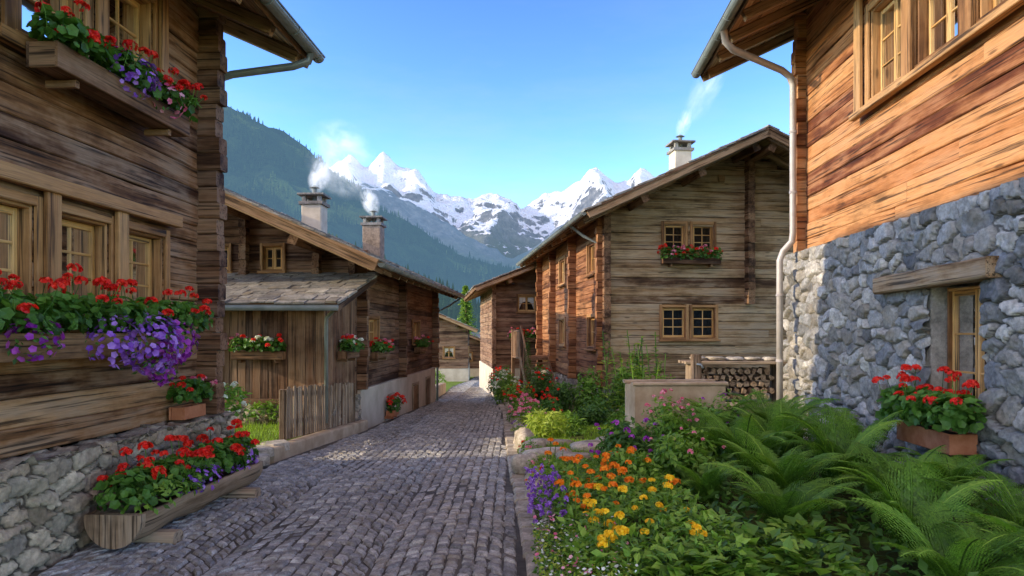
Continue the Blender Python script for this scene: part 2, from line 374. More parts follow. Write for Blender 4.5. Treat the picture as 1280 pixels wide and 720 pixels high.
def roof(parent,xe,ze,xrg,zr,y0,y1,soff=W_soffit,verge=W_beam,tile=.27,raft=.75):
    e=np.array([xe,0,ze]);r=np.array([xrg,0,zr]); D=r-e; L=np.linalg.norm(D); D/=L; Nn=np.array([-D[2],0,D[0]]); 
    if Nn[2]<0: Nn=-Nn
    mb=MB(); n=int(L/.19)
    for i in range(n):
        c=e+D*(L*(i+.5)/n); beam(mb,c+[0,y0,0],c+[0,y1,0],L/n-.004,.028,0,.003,up=Nn,seg=max(1,int((y1-y0)/3)))
    ny=int((y1-y0)/raft)
    for i in range(ny+1):
        y=y0+.12+(y1-y0-.24)*i/ny; a=e+Nn*-.09; 
        beam(mb,a+D*.05+[0,y,0],a+D*L+[0,y,0],.1,.15,0,.012,up=Nn)
    for y,s in ((y0,-1),(y1,1)):
        a=e-D*.03+[0,y+s*.022,0]; beam(mb,a-Nn*.04,a+D*(L+.03)-Nn*.04,.04,.2,0,.006,up=Nn)
        beam(mb,a+Nn*.04+[0,s*.025,0],a+D*(L+.03)+Nn*.04+[0,s*.025,0],.05,.07,1,.006,up=Nn)
    beam(mb,e-D*.02+[0,y0,0]-Nn*.01,e-D*.02+[0,y1,0]-Nn*.01,.03,.12,1,.005,up=Nn)
    for f in (.3,.62,.93):
        a=e+D*L*f-Nn*.24; beam(mb,a+[0,y0+.18,0],a+[0,y1-.18,0],.17,.18,1,.015,up=Nn)
    mb.build('roof_structure',[soff,verge],parent)
    tb=MB(); rows=int(L/tile)+1
    for i in range(rows):
        y=y0-.07
        while y<y1+.03:
            w=random.uniform(.24,.5); w=min(w,y1+.07-y); 
            if w<.06: break
            ln=tile*1.55; th=random.uniform(.02,.05)
            c=e+D*(tile*i-.06+random.uniform(-.025,.025))+Nn*(.03+random.uniform(0,.016)+.018)+[0,random.uniform(-.03,.0) if y<y0 else 0,0]
            tiltD=nrm(D-Nn*.06); yaw=random.uniform(-.02,.02)
            beam(tb,c+[0,y+w/2,0]+Nn*.026,c+[0,y+w/2+yaw,0]+tiltD*min(ln,L-tile*i+.12)+Nn*.026,w-.012,th,0,.006,up=Nn)
            y+=w
    tb.build('roof_slates',[SLATE],parent)
def gutter(mb,x,z,y0,y1,mat=0,r=.075):
    th=np.linspace(math.pi,2*math.pi,9)
    V=[];
    for y in (y0,y1):
        for t in th: V.append((x+r*math.cos(t),y,z+r*math.sin(t)))
        for t in th[::-1]: V.append((x+(r-.008)*math.cos(t),y,z+(r-.008)*math.sin(t)))
    k=18; F=[(i,(i+1)%k,k+(i+1)%k,k+i) for i in range(k)]
    mb.add(V,[np.array(F)],mat,smooth=False)
    for ye in (y0,y1):
        V=[(x+r*math.cos(t),ye,z+r*math.sin(t)) for t in th]; mb.add(V,[np.array([list(range(9))])],mat)
    tube(mb,[(x+r,y0,z),(x+r,y1,z)],.012,mat,6); tube(mb,[(x-r,y0,z),(x-r,y1,z)],.01,mat,6)
    y=y0+.1
    while y<y1:
        tube(mb,[(x+r*1.06*math.cos(t),y,z+r*1.06*math.sin(t)) for t in th],.008,mat,5); y+=.7
def stone_sheet(mb,M,W,H,res,cell,holes=(),depth=.04,mat=0,seed=1):
    rg=np.random.default_rng(seed); nx=int(W/res)+1;nz=int(H/res)+1
    xs=np.linspace(0,W,nx);zs=np.linspace(0,H,nz); X,Z=np.meshgrid(xs,zs)
    sd=[];z=-cell[1]
    while z<H+cell[1]:
        rh=cell[1]*rg.uniform(.5,1.5); x=-cell[0]*rg.random()
        while x<W+cell[0]:
            w=cell[0]*rg.uniform(.35,1.7)
            if rg.random()<.25 and rh>cell[1]*.9:
                sd.append((x+w/2,z+rh*.25));sd.append((x+w/2+rg.normal(0,.03),z+rh*.78))
            else: sd.append((x+w/2,z+rh/2+rg.normal(0,rh*.2)))
            x+=w
        z+=rh
    sd=np.array(sd); N=len(sd); rn=rg.random(N); hgt=rg.uniform(.45,1.2,N); off=rg.uniform(0,50,(N,3)); tl=rg.normal(0,.13,(N,2))
    wx=X+.03*np.sin(Z*9+X*3)+.018*np.sin(X*23+Z*17)+.008*np.sin(X*61-Z*47); wz=Z+.03*np.sin(X*7+1)+.017*np.sin(Z*29+X*19)+.008*np.sin(Z*67+X*53)
    P=np.column_stack([wx.ravel(),wz.ravel()]); F1=np.empty(len(P));F2=np.empty(len(P));ID=np.empty(len(P),int)
    sc=np.array([1/cell[0],1/cell[1]])
    for s in range(0,len(P),4000):
        d=(np.abs((P[s:s+4000,None]-sd[None])*sc)**2.3).sum(2)**(1/2.3)
        idx=np.argpartition(d,1,axis=1)[:,:2]; dd=np.take_along_axis(d,idx,1); o=np.argsort(dd,axis=1)
        dd=np.take_along_axis(dd,o,1);idx=np.take_along_axis(idx,o,1); F1[s:s+4000]=dd[:,0];F2[s:s+4000]=dd[:,1];ID[s:s+4000]=idx[:,0]
    e=np.clip((F2-F1)/.3,0,1); q=np.clip((e-.12)/.5,0,1); sm=q*q*(3-2*q)
    tilt=(P-sd[ID])*tl[ID]
    hh=sm*(depth*hgt[ID]+tilt.sum(1))
    px,pz=P[:,0]+off[ID,0],P[:,1]+off[ID,1]
    hh+=sm*(.006*np.sin(px*31+np.sin(pz*23)*2)*np.sin(pz*37+np.sin(px*19)*2)+.003*np.sin(px*83+pz*71))+rg.normal(0,.0015,len(P))
    V=np.column_stack([X.ravel(),hh,Z.ravel()]); G=V+off[ID]
    i=(np.arange(nx-1)[None]+np.arange(nz-1)[:,None]*nx).ravel(); F=np.column_stack([i,i+1,i+nx+1,i+nx])
    cx=X.ravel()[i]+res/2; cz=Z.ravel()[i]+res/2; keep=np.ones(len(i),bool)
    for (a,b_,c,d) in holes: keep&=~((cx>a)&(cx<b_)&(cz>c)&(cz<d))
    old=mb.M; mb.M=M; mb.add(V,F[keep],mat,rn[ID],G,e,True); mb.M=old
# ------------------------------------------------------------------ foliage helpers
def ell(n,c,r,shell=.55,zmin=-1):
    v=rng.normal(size=(n,3)); v/=np.linalg.norm(v,axis=1,keepdims=True); v[:,2]=np.where(v[:,2]<zmin,-v[:,2],v[:,2])
    q=shell+(1-shell)*rng.random(n)**.6
    return np.asarray(c)+v*q[:,None]*np.asarray(r), v
def leaves(mb,n,c,r,size,mat,tmpl=LEAF,shell=.5,up=.4,zmin=-.3,sd=.3):
    P,N=ell(n,c,r,shell,zmin)
    N=N+rng.normal(0,.45,N.shape)+[0,0,up]
    T=N*0+rng.normal(0,.6,N.shape)+(P-np.asarray(c))/np.asarray(r)+[0,0,.1]
    s=size*rng.uniform(1-sd,1+sd,n); q=(P[:,2]-c[2])/r[2]
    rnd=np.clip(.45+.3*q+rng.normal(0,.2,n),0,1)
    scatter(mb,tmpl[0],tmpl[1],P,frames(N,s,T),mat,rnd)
def balls(mb,C,r,nf,fr,mat,flat=1.,tmpl=DISC5,zmin=-.3):
    C=np.asarray(C,float)
    n=len(C)
    v=rng.normal(size=(n,nf,3));v/=np.linalg.norm(v,axis=2,keepdims=True); v[:,:,2]=np.where(v[:,:,2]<zmin,-v[:,:,2],v[:,:,2])
    rr=np.asarray(r).reshape(-1,1,1)*np.ones((n,1,1))
    P=C[:,None]+v*rr*np.array([1,1,flat]); P=P.reshape(-1,3);N=v.reshape(-1,3)+rng.normal(0,.2,(n*nf,3))
    scatter(mb,tmpl[0],tmpl[1],P,frames(N,(fr*np.repeat((rr/rr.mean()).ravel(),nf))*rng.uniform(.8,1.2,n*nf)),mat)
def stems(mb,A,B,r,mat):
    for a,b_ in zip(A,B): tube(mb,[a,(np.asarray(a)+b_)/2+rng.normal(0,.01,3),b_],r,mat,4)
def geranium(mb,c,r,nl=220,nb=14,col=iR,br=.042,ls=.036,high=.06,leaf=iG):
    leaves(mb,nl,c,r,ls,leaf,DISC,.45,.5,-.5)
    P,N=ell(nb,c,r,.85,-.05); P[:,2]+=high*rng.uniform(.0,1.5,nb); P+=N*[.04,.04,0]
    stems(mb,P*[1,1,0]*1+(np.asarray(c)-P)*[.4,.4,0]+np.column_stack([P[:,0]*0,P[:,1]*0,np.full(nb,c[2])]),P,.0035,leaf)
    balls(mb,P,br*rng.uniform(.6,1.15,nb),24,.38*br,col,.75)
def petunia(mb,c,r,n,col,sz=.03,nl=150):
    leaves(mb,nl,c,r,.045,iG,LEAF,.3,.2,-1)
    P,N=ell(n,c,r,.75,-1); N=N+[0,0,.3]+rng.normal(0,.3,N.shape)
    scatter(mb,DISC[0],DISC[1],P,frames(N,sz*rng.uniform(.65,1.2,n)),col)
def flower_box(loc,rz,L,h=.17,d=.2,boxmat=W_beam,name='window_flower_box',plants=None,brk=True):
    mb=MB()
    y0=.045
    box2(mb,(-L/2,y0,0),(L/2,y0+.022,h),0); box2(mb,(-L/2,y0+d-.022,0),(L/2,y0+d,h),0)
    for s in (-1,1): box2(mb,(s*L/2,y0+.023,.001),(s*(L/2-.025),y0+d-.023,h-.002),0)
    box2(mb,(-L/2+.026,y0+.023,.004),(L/2-.026,y0+d-.023,.03),0)
    box2(mb,(-L/2+.027,y0+.024,h-.05),(L/2-.027,y0+d-.024,h-.025),1)
    if brk:
        for s in (-.7,.7): box2(mb,(s*L/2-.025,0,-.06),(s*L/2+.025,y0+d*.8,-.002),0)
    sub=MB(); plants(sub); mb.merge(sub,2)
    return mb.build(name,[boxmat,SOIL]+FOL,None,loc,rz)
SR=-math.atan(.0586)
def W2(o,rz,l):
    c,s=math.cos(rz),math.sin(rz); return (o[0]+c*l[0]-s*l[1],o[1]+s*l[0]+c*l[1],l[2])
def core(parent,a,b_,mat=DARK,name='inner_core'):  # unseen solid block added so the house body stops sunlight
    mb=MB(); box2(mb,a,b_,0,.001); mb.build(name,[mat],parent)
def chimney(parent,x,y,z0,z1,w,mat,cap=True):
    mb=MB(); box2(mb,(x-w/2,y-w/2,z0),(x+w/2,y+w/2,z1-.28),0,.02)
    box2(mb,(x-w/2-.05,y-w/2-.05,z1-.279),(x+w/2+.05,y+w/2+.05,z1-.2),1,.01)
    for sx in (-1,1):
        for sy in (-1,1): box2(mb,(x+sx*w*.38-.05,y+sy*w*.38-.05,z1-.199),(x+sx*w*.38+.05,y+sy*w*.38+.05,z1-.05),1,.01)
    box2(mb,(x-w/2-.08,y-w/2-.08,z1-.049),(x+w/2+.08,y+w/2+.08,z1),1,.01)
    if cap: tube(mb,[(x,y,z1-.15),(x,y,z1+.18)],.06,2); tube(mb,[(x,y,z1+.18),(x,y,z1+.24)],[.13,.02],2)
    mb.build('chimney',[mat,SLATE,GUT],parent)
# ================================================================== HOUSE A (near left)
O=(-3.5,7.8); H=empty('timber_house',(O[0],O[1],0),SR)
low=[(-3.25,-2.6,1.88,2.66),(-2.36,-1.72,1.88,2.66),(-1.52,-.86,1.88,2.66),(-4.3,-3.6,1.88,2.66)]
upw=[(-2.75,-2.05,3.95,4.95),(-1.75,-1.05,3.95,4.95)]
mb=MB(); log_wall(mb,'y',-.08,-9,-.05,.78,5.6,.21,low+upw,.16,proud=.01,jit=.004)
log_column(mb,-.25,.23,-.09,.78,5.5,.185,.18,mat=1)
mb.build('log_wall',[W_left,W_mid],H)
mb=MB(); log_wall(mb,'x',-.02,-8,-.02,.78,5.5,.185,(),.12); mb.build('gable_wall',[W_left],H)
for (a,b_,c,d) in low: window(H,(0.0,(a+b_)/2,c),(1,0,0),b_-a,d-c,.12,.075,1,2)
for (a,b_,c,d) in upw: window(H,(0.0,(a+b_)/2,c),(1,0,0),b_-a,d-c,.12,.09,1,2)
mb=MB()
for y in (-3.44,-2.48,-1.62): box2(mb,(.042,y-.075,1.7),(.09,y+.075,2.8),0)
box2(mb,(.044,-5,2.78),(.12,-.7,2.9),0); box2(mb,(.044,-5,1.68),(.13,-.7,1.77),0)
for y in (-2.9,-1.9,-.95): box2(mb,(.042,y-.06,3.8),(.085,y+.06,5.05),0)
box2(mb,(.044,-3.05,3.76),(.13,-.8,3.86),0)
mb.build('window_surround',[W_trim],H)
core(H,(-8,-9,.1),(-.75,-.1,5.3))
mb=MB(); M=wmat((.25,.12,-.15),(1,0,0)); stone_sheet(mb,M,9,.93,.016,(.28,.13),(),.05,0,3)
MT=np.eye(4);MT[:3,0]=[0,-1,0];MT[:3,1]=[0,0,1];MT[:3,2]=[-1,0,0];MT[:3,3]=[.29,.14,.75]
stone_sheet(mb,MT,9,.36,.025,(.35,.3),(),.03,0,5)
box2(mb,(-8,.1,-.3),(.255,.16,.77),0); mb.build('stone_plinth',[STONE_L],H)
roof(H,1.0,5.05,-4.1,7.35,-9.5,.55); roof(H,-9.2,5.05,-4.1,7.35,-9.5,.55)
mb=MB(); gutter(mb,1.1,5.06,-9.4,.62)
tube(mb,[(1.1,.35,5.0),(1.08,.33,4.9),(.9,.3,4.83),(.2,.22,4.72),(.05,.2,4.66),(.02,.2,4.5),(.02,.2,1.0)],.045)
mb.build('gutter_and_downpipe',[GUT],H)
def up_pl(mb):
    for i in range(6):
        x=-.8+1.6*i/5; geranium(mb,(x,.22,.26),(.22,.2,.19),150,8 if i not in (2,3) else 4,iR,.05,high=.09)
    petunia(mb,(.05,.3,.26),(.32,.17,.2),130,iP,.027,60); petunia(mb,(-.45,.32,.22),(.22,.14,.17),45,iPk,.03,40)
flower_box(W2(O,SR,(.1,-1.95,3.62)),SR-math.pi/2,1.8,.19,.24,W_beam,plants=up_pl)
def lo_pl(mb):
    for i in range(9):
        x=-1.45+2.9*i/8; geranium(mb,(x,.27,.3),(.26,.24,.2),180,7,iR,.048,high=.14)
    petunia(mb,(-.6,.42,.1),(.34,.2,.28),230,iP,.028,90); petunia(mb,(-1.0,.4,.12),(.26,.17,.22),110,iV,.031,60)
    petunia(mb,(-.15,.4,.12),(.3,.18,.22),120,iP,.027,50); petunia(mb,(.7,.38,.15),(.25,.14,.15),60,iV,.026,50)
    petunia(mb,(-.75,.42,-.08),(.2,.13,.2),80,iV,.029,60)
flower_box(W2(O,SR,(.1,-2.5,1.5)),SR-math.pi/2,3.1,.19,.26,W_beam,plants=lo_pl)
def sm_pl(mb):
    geranium(mb,(0,.13,.25),(.26,.17,.16),180,8,iR,.038); geranium(mb,(-.12,.15,.25),(.22,.16,.15),90,10,iPk,.038)
flower_box(W2(O,SR,(.0,-.62,.8)),SR-math.pi/2,.42,.13,.17,TERRA,'geranium_planter',plants=sm_pl,brk=False)
mb=MB(); tube(mb,[(0,0,0),(0,0,.02),(0,0,.36),(0,0,.4)],[.13,.14,.19,.2],0,16)
mb.add([(0,0,.401)]+[(.17*math.cos(t),.17*math.sin(t),.405) for t in np.linspace(0,6.28,12)],np.array([(0,i,i+1) for i in range(1,12)]),1)
s2=MB(); leaves(s2,320,(0,0,.68),(.22,.22,.36),.07,iM); balls(s2,ell(14,(0,0,.7),(.22,.22,.36),.9,.1)[0],.035,20,.015,iW)
mb.merge(s2,2); mb.build('potted_plant',[TERRA,SOIL]+FOL,None,(-3.5,8.5,0.02))
# hollow log trough planter
mb=MB(); L=2.2; no=16; th=np.linspace(math.pi*.95,math.pi*2.05,no)
rows=[]
for i in range(13):
    y=-L/2+L*i/12
    ro=.22+.012*math.sin(i*1.3)+.006*math.sin(i*3.1); ri=.17
    rows.append([(ro*math.cos(t),y,.27+ro*math.sin(t)+.007*math.sin(i*2+t*6)) for t in th]+[(ri*math.cos(t),y,.27+ri*math.sin(t)+.004*math.sin(i*2.4)) for t in th[::-1]])
V=[p for r_ in rows for p in r_];k=2*no
F=[(i*k+j,i*k+(j+1)%k,(i+1)*k+(j+1)%k,(i+1)*k+j) for i in range(12) for j in range(k)]
G=np.array([(v[1],math.atan2(v[2]-.27,v[0])*.25,.1*(j%k<no)) for j,v in enumerate(V)])
mb.add(V,[np.array(F)],0,.4,G,None,True)
for ye in (-L/2,L/2-.06):
    V=[(.226*math.cos(t),ye-.004,.27+.226*math.sin(t)) for t in th]+[(.226*math.cos(t),ye+.063,.27+.226*math.sin(t)) for t in th]
    mb.add(V,[np.array([list(range(no)),list(range(no,2*no))]),np.array([(j,(j+1)%no,no+(j+1)%no,no+j) for j in range(no)])],0,.5,np.array([(v[2],v[0],v[1]) for v in V])*1.5)
box2(mb,(-.165,-L/2+.07,.15),(.165,L/2-.07,.2),1)
for y in (-.75,.75): beam(mb,(-.24,y,.035),(.32,y,.035),.15,.11,0,.04)
s2=MB()
for i in range(9):
    y=-.95+1.9*i/8; geranium(s2,(0,y,.42),(.22,.22,.19),150,6,iR,.05,high=.12)
petunia(s2,(.15,-.1,.36),(.13,.35,.14),110,iP,.025,60); petunia(s2,(.12,.8,.38),(.14,.3,.16),80,iP,.025,50)
leaves(s2,300,(.12,-.6,.36),(.2,.5,.13),.06,iM,LEAF)
mb.merge(s2,2); mb.build('log_trough_planter',[W_grey,SOIL]+FOL,None,(-2.98,6.3,0.0),SR)
# ================================================================== HOUSE B (mid left)
O2=(-3.2,14.2); HB=empty('timber_house',(O2[0],O2[1],0),SR)
slB=.45; zB=lambda x:2.95+(.85-x)*slB
sideop=[(.7,1.6,1.4,2.0),(5.5,6.5,1.4,2.0)]; gabop=[(-2.02,-1.6,3.0,3.5),(-3.15,-2.75,3.0,3.5)]
mb=MB(); log_wall(mb,'y',-.08,0,9,.5,3.2,.17,sideop,.15)
log_wall(mb,'x',.08,-9,.0,.5,6,.17,gabop,.15,top=lambda z:(-9+max(0,(z-3.1)/slB),min(0,.85-(z-2.85)/slB)))
for y in (.02,3.9,8.9): log_column(mb,-.1,.2,y,.5,3.25,.17,.16)
log_column(mb,-.2,.12,-.08,.5,3.2,.17,.14,axis='y')
for x in (-.85,-2.4): log_column(mb,.1,-.16,x,2.7,zB(x)-.3,.17,.15,axis='y')
mb.build('log_wall',[W_mid],HB)
for (a,b_,c,d) in sideop: window(HB,(0.0,(a+b_)/2,c),(1,0,0),b_-a,d-c,.1,.07,2,1,False)
for (a,b_,c,d) in gabop: window(HB,((a+b_)/2,0,c),(0,-1,0),b_-a,d-c,.07,.06,2,1,False)
mb=MB(); box2(mb,(-9,-.02,-1.8),(.06,9.05,.49),0,.01); mb.build('plaster_base',[PLAST],HB)
mb=MB()
for y,z0,z1,w in ((5.6,-.9,.15,.7),(7.6,-.9,.2,.6),(2.6,-.35,.1,.5)):
    box2(mb,(.062,y-w/2,z0),(.075,y+w/2,z1),0,.002); box2(mb,(.064,y-w/2-.07,z1),(.1,y+w/2+.07,z1+.09),1); 
    for s in (-1,1): box2(mb,(.064,y+s*w/2,z0),(.1,y+s*(w/2+.06),z1),1)
mb.build('cellar_door',[W_beam,W_grey],HB)
core(HB,(-8.8,.6,.5),(-.6,8.8,3.1))
roof(HB,.85,2.95,-4.2,2.95+5.05*slB,-1.8,9.5); roof(HB,-9.25,2.95,-4.2,2.95+5.05*slB,-1.8,9.5)
mb=MB(); gutter(mb,.94,2.95,-1.8,9.5); tube(mb,[(.9,9.3,2.88),(.5,9.25,2.6),(.12,9.2,2.4),(.1,9.2,-.9)],.04)
tube(mb,[(.3,-2.42,2.1),(.1,-2.3,1.95),(.07,-2.22,1.8),(.07,-2.22,.1)],.035)
mb.build('gutter_and_downpipe',[GUT],HB)
chimney(HB,-1.95,2.9,3.9,5.15,.5,PLAST2); chimney(HB,-1.5,6.9,3.8,5.25,.55,STONE_L,True)
# shed
mb=MB()
x=-5.2
while x<0:
    w=random.uniform(.12,.19); beam(mb,(x+w/2,-2.13+random.uniform(-.008,.008),.42+random.uniform(-.02,.02)),(x+w/2,-2.13,2.28),w-.01,.03,0,.004,up=(0,1,0)); x+=w
y=-2.1
while y<-.02:
    w=random.uniform(.12,.18); beam(mb,(-.02+random.uniform(-.006,.006),y+w/2,.42),(-.02,y+w/2,2.32+.25*(y+2.1)),.03,w-.008,0,.004,up=(0,1,0)); y+=w
box2(mb,(-5.2,-2.09,2.1),(-.05,-2.0,2.24),0); box2(mb,(-5.2,-2.17,.4),(.02,-2.145,.52),0)
box2(mb,(-.09,-2.19,.42),(.03,-2.146,2.25),0); box2(mb,(-1.95,-2.175,.52),(-1.85,-2.147,2.2),0)
mb.build('shed_plank_wall',[W_mid],HB)
mb=MB(); stone_sheet(mb,wmat((.02,-2.16,-.4),(0,-1,0)),5.2,.82,.03,(.25,.13),(),.04,0,9); stone_sheet(mb,wmat((.03,.0,-.5),(1,0,0)),2.16,.92,.03,(.25,.13),(),.04,0,10)
mb.build('shed_stone_base',[STONE_L],HB)
mb=MB(); e0=np.array([0,-2.6,2.16]);e1=np.array([0,.0,2.86]);D=nrm(e1-e0);NN=np.array([0,-D[2],D[1]])
L=np.linalg.norm(e1-e0)
for i in range(14): c=e0+D*L*(i+.5)/14; beam(mb,c+[-5.4,0,0],c+[.38,0,0],L/14-.003,.028,1,.003,up=NN)
for x in (.36,-.6,-1.5,-2.4,-3.3): beam(mb,e0+[x,0,0]-NN*.07,e1+[x,0,0]-NN*.07,.07,.11,1,.01,up=NN)
beam(mb,e0+[-5.4,-.02,-.02],e0+[.4,-.02,-.02],.03,.13,1)
for i in range(15):
    x=-5.4
    while x<.42:
        w=min(random.uniform(.14,.42),.44-x+.03); c=e0+D*(.18*i-.08+random.uniform(-.025,.025))+NN*random.uniform(.045,.07)
        if w<.05: break
        beam(mb,c+[x+w/2,0,0],c+[x+w/2+random.uniform(-.02,.02),0,0]+nrm(D-NN*.07)*min(.32,L-.18*i+.1)+NN*.02,w-.012,random.uniform(.022,.05),0,.006,up=NN); x+=w
mb.build('shed_roof',[SLATE,W_beam],HB)
mb=MB(); tube(mb,[(-5.4,-2.67,2.13),(.42,-2.67,2.11)],.05); mb.build('shed_gutter',[GUT],HB)
def mixpl(cols,L,nb=9,gh=.13,ls=.04):
    def f(mb):
        k=max(2,round(L/.25))
        for i in range(k):
            x=-L/2+L*(i+.5)/k; geranium(mb,(x,.18,.22),(L/k*.72,.19,gh*1.25),80,max(3,int(nb*1.4)//k),cols[i%len(cols)],.052)
    return f
flower_box(W2(O2,SR,(-1.1,-2.19,1.22)),SR+math.pi,.9,.14,.18,W_beam,plants=mixpl([iR,iW,iR,iPk],.9,14))
flower_box(W2(O2,SR,(.0,-1.1,1.2)),SR-math.pi/2,.8,.14,.18,W_beam,plants=mixpl([iPk,iW,iR],.8,12))
flower_box(W2(O2,SR,(.03,1.15,1.12)),SR-math.pi/2,1.1,.14,.18,W_beam,plants=mixpl([iR,iPk,iR],1.1,16))
flower_box(W2(O2,SR,(.03,6.0,1.12)),SR-math.pi/2,1.1,.14,.18,W_beam,plants=mixpl([iR,iPk],1.1,14))
flower_box(W2(O2,SR,(.06,2.2,-.3)),SR-math.pi/2,.5,.14,.2,TERRA,'geranium_planter',plants=mixpl([iR],.5,12,.2),brk=True)
# yard
mb=MB(); grid(mb,np.linspace(-9,-3.42,24),np.linspace(7.95,12.3,20),lambda X,Y:np.where((X>-3.45),.0,.07)+.02*np.sin(X*3)*np.sin(Y*2.3))
P=np.column_stack([rng.uniform(-6.5,-3.5,6500),rng.uniform(9.0,12.2,6500),np.full(6500,.06)])
N=np.column_stack([rng.normal(0,.2,len(P)),rng.normal(0,.2,len(P)),np.ones(len(P))]); scatter(mb,BLADE[0],BLADE[1],P,frames(N,rng.uniform(.05,.11,len(P))),1)
leaves(mb,300,(-4.2,12.0,.25),(.5,.15,.25),.08,2); mb.build('lawn',[GRASS,L_grass,L_mid])
mb=MB()
for (x,y,a,b_) in ((-3.75,8.3,.3,.24),(-3.35,8.75,.28,.22),(-3.9,8.85,.3,.26),(-3.6,9.35,.32,.24),(-4.3,8.5,.25,.28),(-3.4,9.85,.2,.22)):
    m=9; ts=[2*math.pi*i/m for i in range(m)]; rr=[random.uniform(.85,1.12) for _ in ts]
    V=[(x+a*r_*math.cos(t),y+b_*r_*math.sin(t),z) for z in (0.0,.1) for t,r_ in zip(ts,rr)]+[(x+a*.92*r_*math.cos(t),y+b_*.92*r_*math.sin(t),.115) for t,r_ in zip(ts,rr)]
    mb.add(V,[np.array([(q*m+i,q*m+(i+1)%m,(q+1)*m+(i+1)%m,(q+1)*m+i) for q in (0,1) for i in range(m)]),np.array([[2*m+i for i in range(m)]])],0)
mb.build('stepping_stones',[ROCK])
mb=MB(); A=np.array([-3.4,10.3,0.]);B=np.array([-3.14,13.7,0.]);L=np.linalg.norm(B-A);D=(B-A)/L; s=0
while s<L:
    p=A+D*s; z0=gz(p[1])+.2; w=.075; hh=.78+random.uniform(-.03,.03)
    beam(mb,p+[0,0,z0],p+[random.uniform(-.012,.012),0,z0+hh],.022,w,0,.006,up=(0,1,0)); s+=.098
for zz in (.35,.78): beam(mb,A+[-.03,0,zz],B+[-.03,0,zz-.28],.03,.08,0)
for p in (A,(A+B)/2,B): box2(mb,p+[-.1,-.05,-.2],p+[-.02,.05,.95+gz(p[1])],0)
mb.build('picket_fence',[W_grey])
mb=MB(); beam(mb,A+[.03,-.9,-.08],B+[.05,.45,-.3],.2,.36,0,.02); mb.build('fence_kerb',[CONC])
# ================================================================== HOUSE C (right, gable to camera)
RC=math.atan(.117); O4=(2.33,17.0); HC=empty('timber_house',(O4[0],O4[1],0),RC)
slC=.466; XRc=3.57
op=[(1.5,2.05,3.72,4.42),(2.25,2.8,3.72,4.42),(1.45,2.07,1.55,2.32),(2.23,2.85,1.55,2.32)]
sop=[(1.0,1.9,3.3,4.1),(5.2,6.1,3.3,4.1),(1.0,1.9,1.3,2.1),(5.2,6.1,1.3,2.1)]
mb=MB(); log_wall(mb,'x',.08,0,7.2,.3,7,.21,op,.16,top=lambda z:(max(0,(z-4.35)/slC-.75),7.2-max(0,(z-4.35)/slC-.75)))
log_column(mb,.2,-.2,.0,.3,4.7,.19,.17,axis='y',mat=1); log_column(mb,.2,-.22,3.72,2.4,6.1,.19,.18,axis='y',mat=1)
mb.build('gable_log_wall',[W_gab,W_beam],HC)
mb=MB(); log_wall(mb,'y',.08,.17,10,.3,4.75,.19,sop,.16)
for y in (.08,3.6,7,9.9): log_column(mb,.1,-.22,y,.3,4.7,.19,.17)
mb.build('side_log_wall',[W_side],HC)
for (a,b_,c,d) in op: window(HC,((a+b_)/2,0,c),(0,-1,0),b_-a,d-c,.07,.07,1,2,False)
for (a,b_,c,d) in sop: window(HC,(0,(a+b_)/2,c),(-1,0,0),b_-a,d-c,.1,.09,2,1,False)
mb=MB()
for (x,z,w,h) in ((5.2,5.3,.16,.16),(3.0,5.6,.16,.16),(5.9,3.0,.2,.14)):
    box2(mb,(x-w/2,-.06,z-h/2),(x+w/2,-.01,z+h/2),0,.005)
mb.build('vent_hatch',[W_beam],HC)
mb=MB(); stone_sheet(mb,wmat((7.3,-.0,-1.0),(0,-1,0)),7.4,1.3,.04,(.3,.2),(),.05,0,20); stone_sheet(mb,wmat((-.02,0,-1.4),(-1,0,0)),10,1.7,.04,(.3,.2),(),.05,0,21)
mb.build('stone_base',[STONE_L],HC)
core(HC,(.7,.7,-.9),(6.9,9.8,4.4))
roof(HC,-.75,4.44,XRc,4.44+(XRc+.75)*slC,-1.35,10.8); roof(HC,2*XRc+.75,4.44,XRc,4.44+(XRc+.75)*slC,-1.35,10.8)
mb=MB(); gutter(mb,-.85,4.44,-1.3,10.8); tube(mb,[(-.85,.3,4.38),(-.5,.2,4.1),(-.12,.12,3.9),(-.1,.12,-.5)],.04); mb.build('gutter_and_downpipe',[GUT],HC)
chimney(HC,2.75,2.2,5.7,7.1,.5,PLAST2)
flower_box(W2(O4,RC,(2.15,0,3.4)),RC+math.pi,1.5,.15,.2,W_beam,plants=mixpl([iR,iPk,iR],1.5,30,.18))
mb=MB()
for i in range(7): box2(mb,(-1.15,5.0+i*.3,-.55+i*.19),(-.25,5.34+i*.3,-.5+i*.19),0)
for sx in (-1.18,-.22): beam(mb,(sx,4.95,-.7),(sx,7.2,.72),.05,.26,0)
for i in range(0,8,1): box2(mb,(-1.2,5.05+i*.3,-.5+i*.19),(-1.15,5.1+i*.3,.4+i*.19),0,.004)
beam(mb,(-1.175,4.95,.42),(-1.175,7.3,1.9),.05,.07,0)
box2(mb,(-1.2,7.1,.72),(-.05,9.8,.8),0); box2(mb,(-1.2,7.15,1.7),(-1.14,9.8,1.77),0)
y=7.15
while y<9.8: box2(mb,(-1.19,y,.8),(-1.16,y+.08,1.7),0,.004); y+=.16
for y in (7.15,9.7): box2(mb,(-1.22,y,-1.2),(-1.1,y+.12,1.8),0)
mb.build('wooden_stairs',[W_beam],HC)
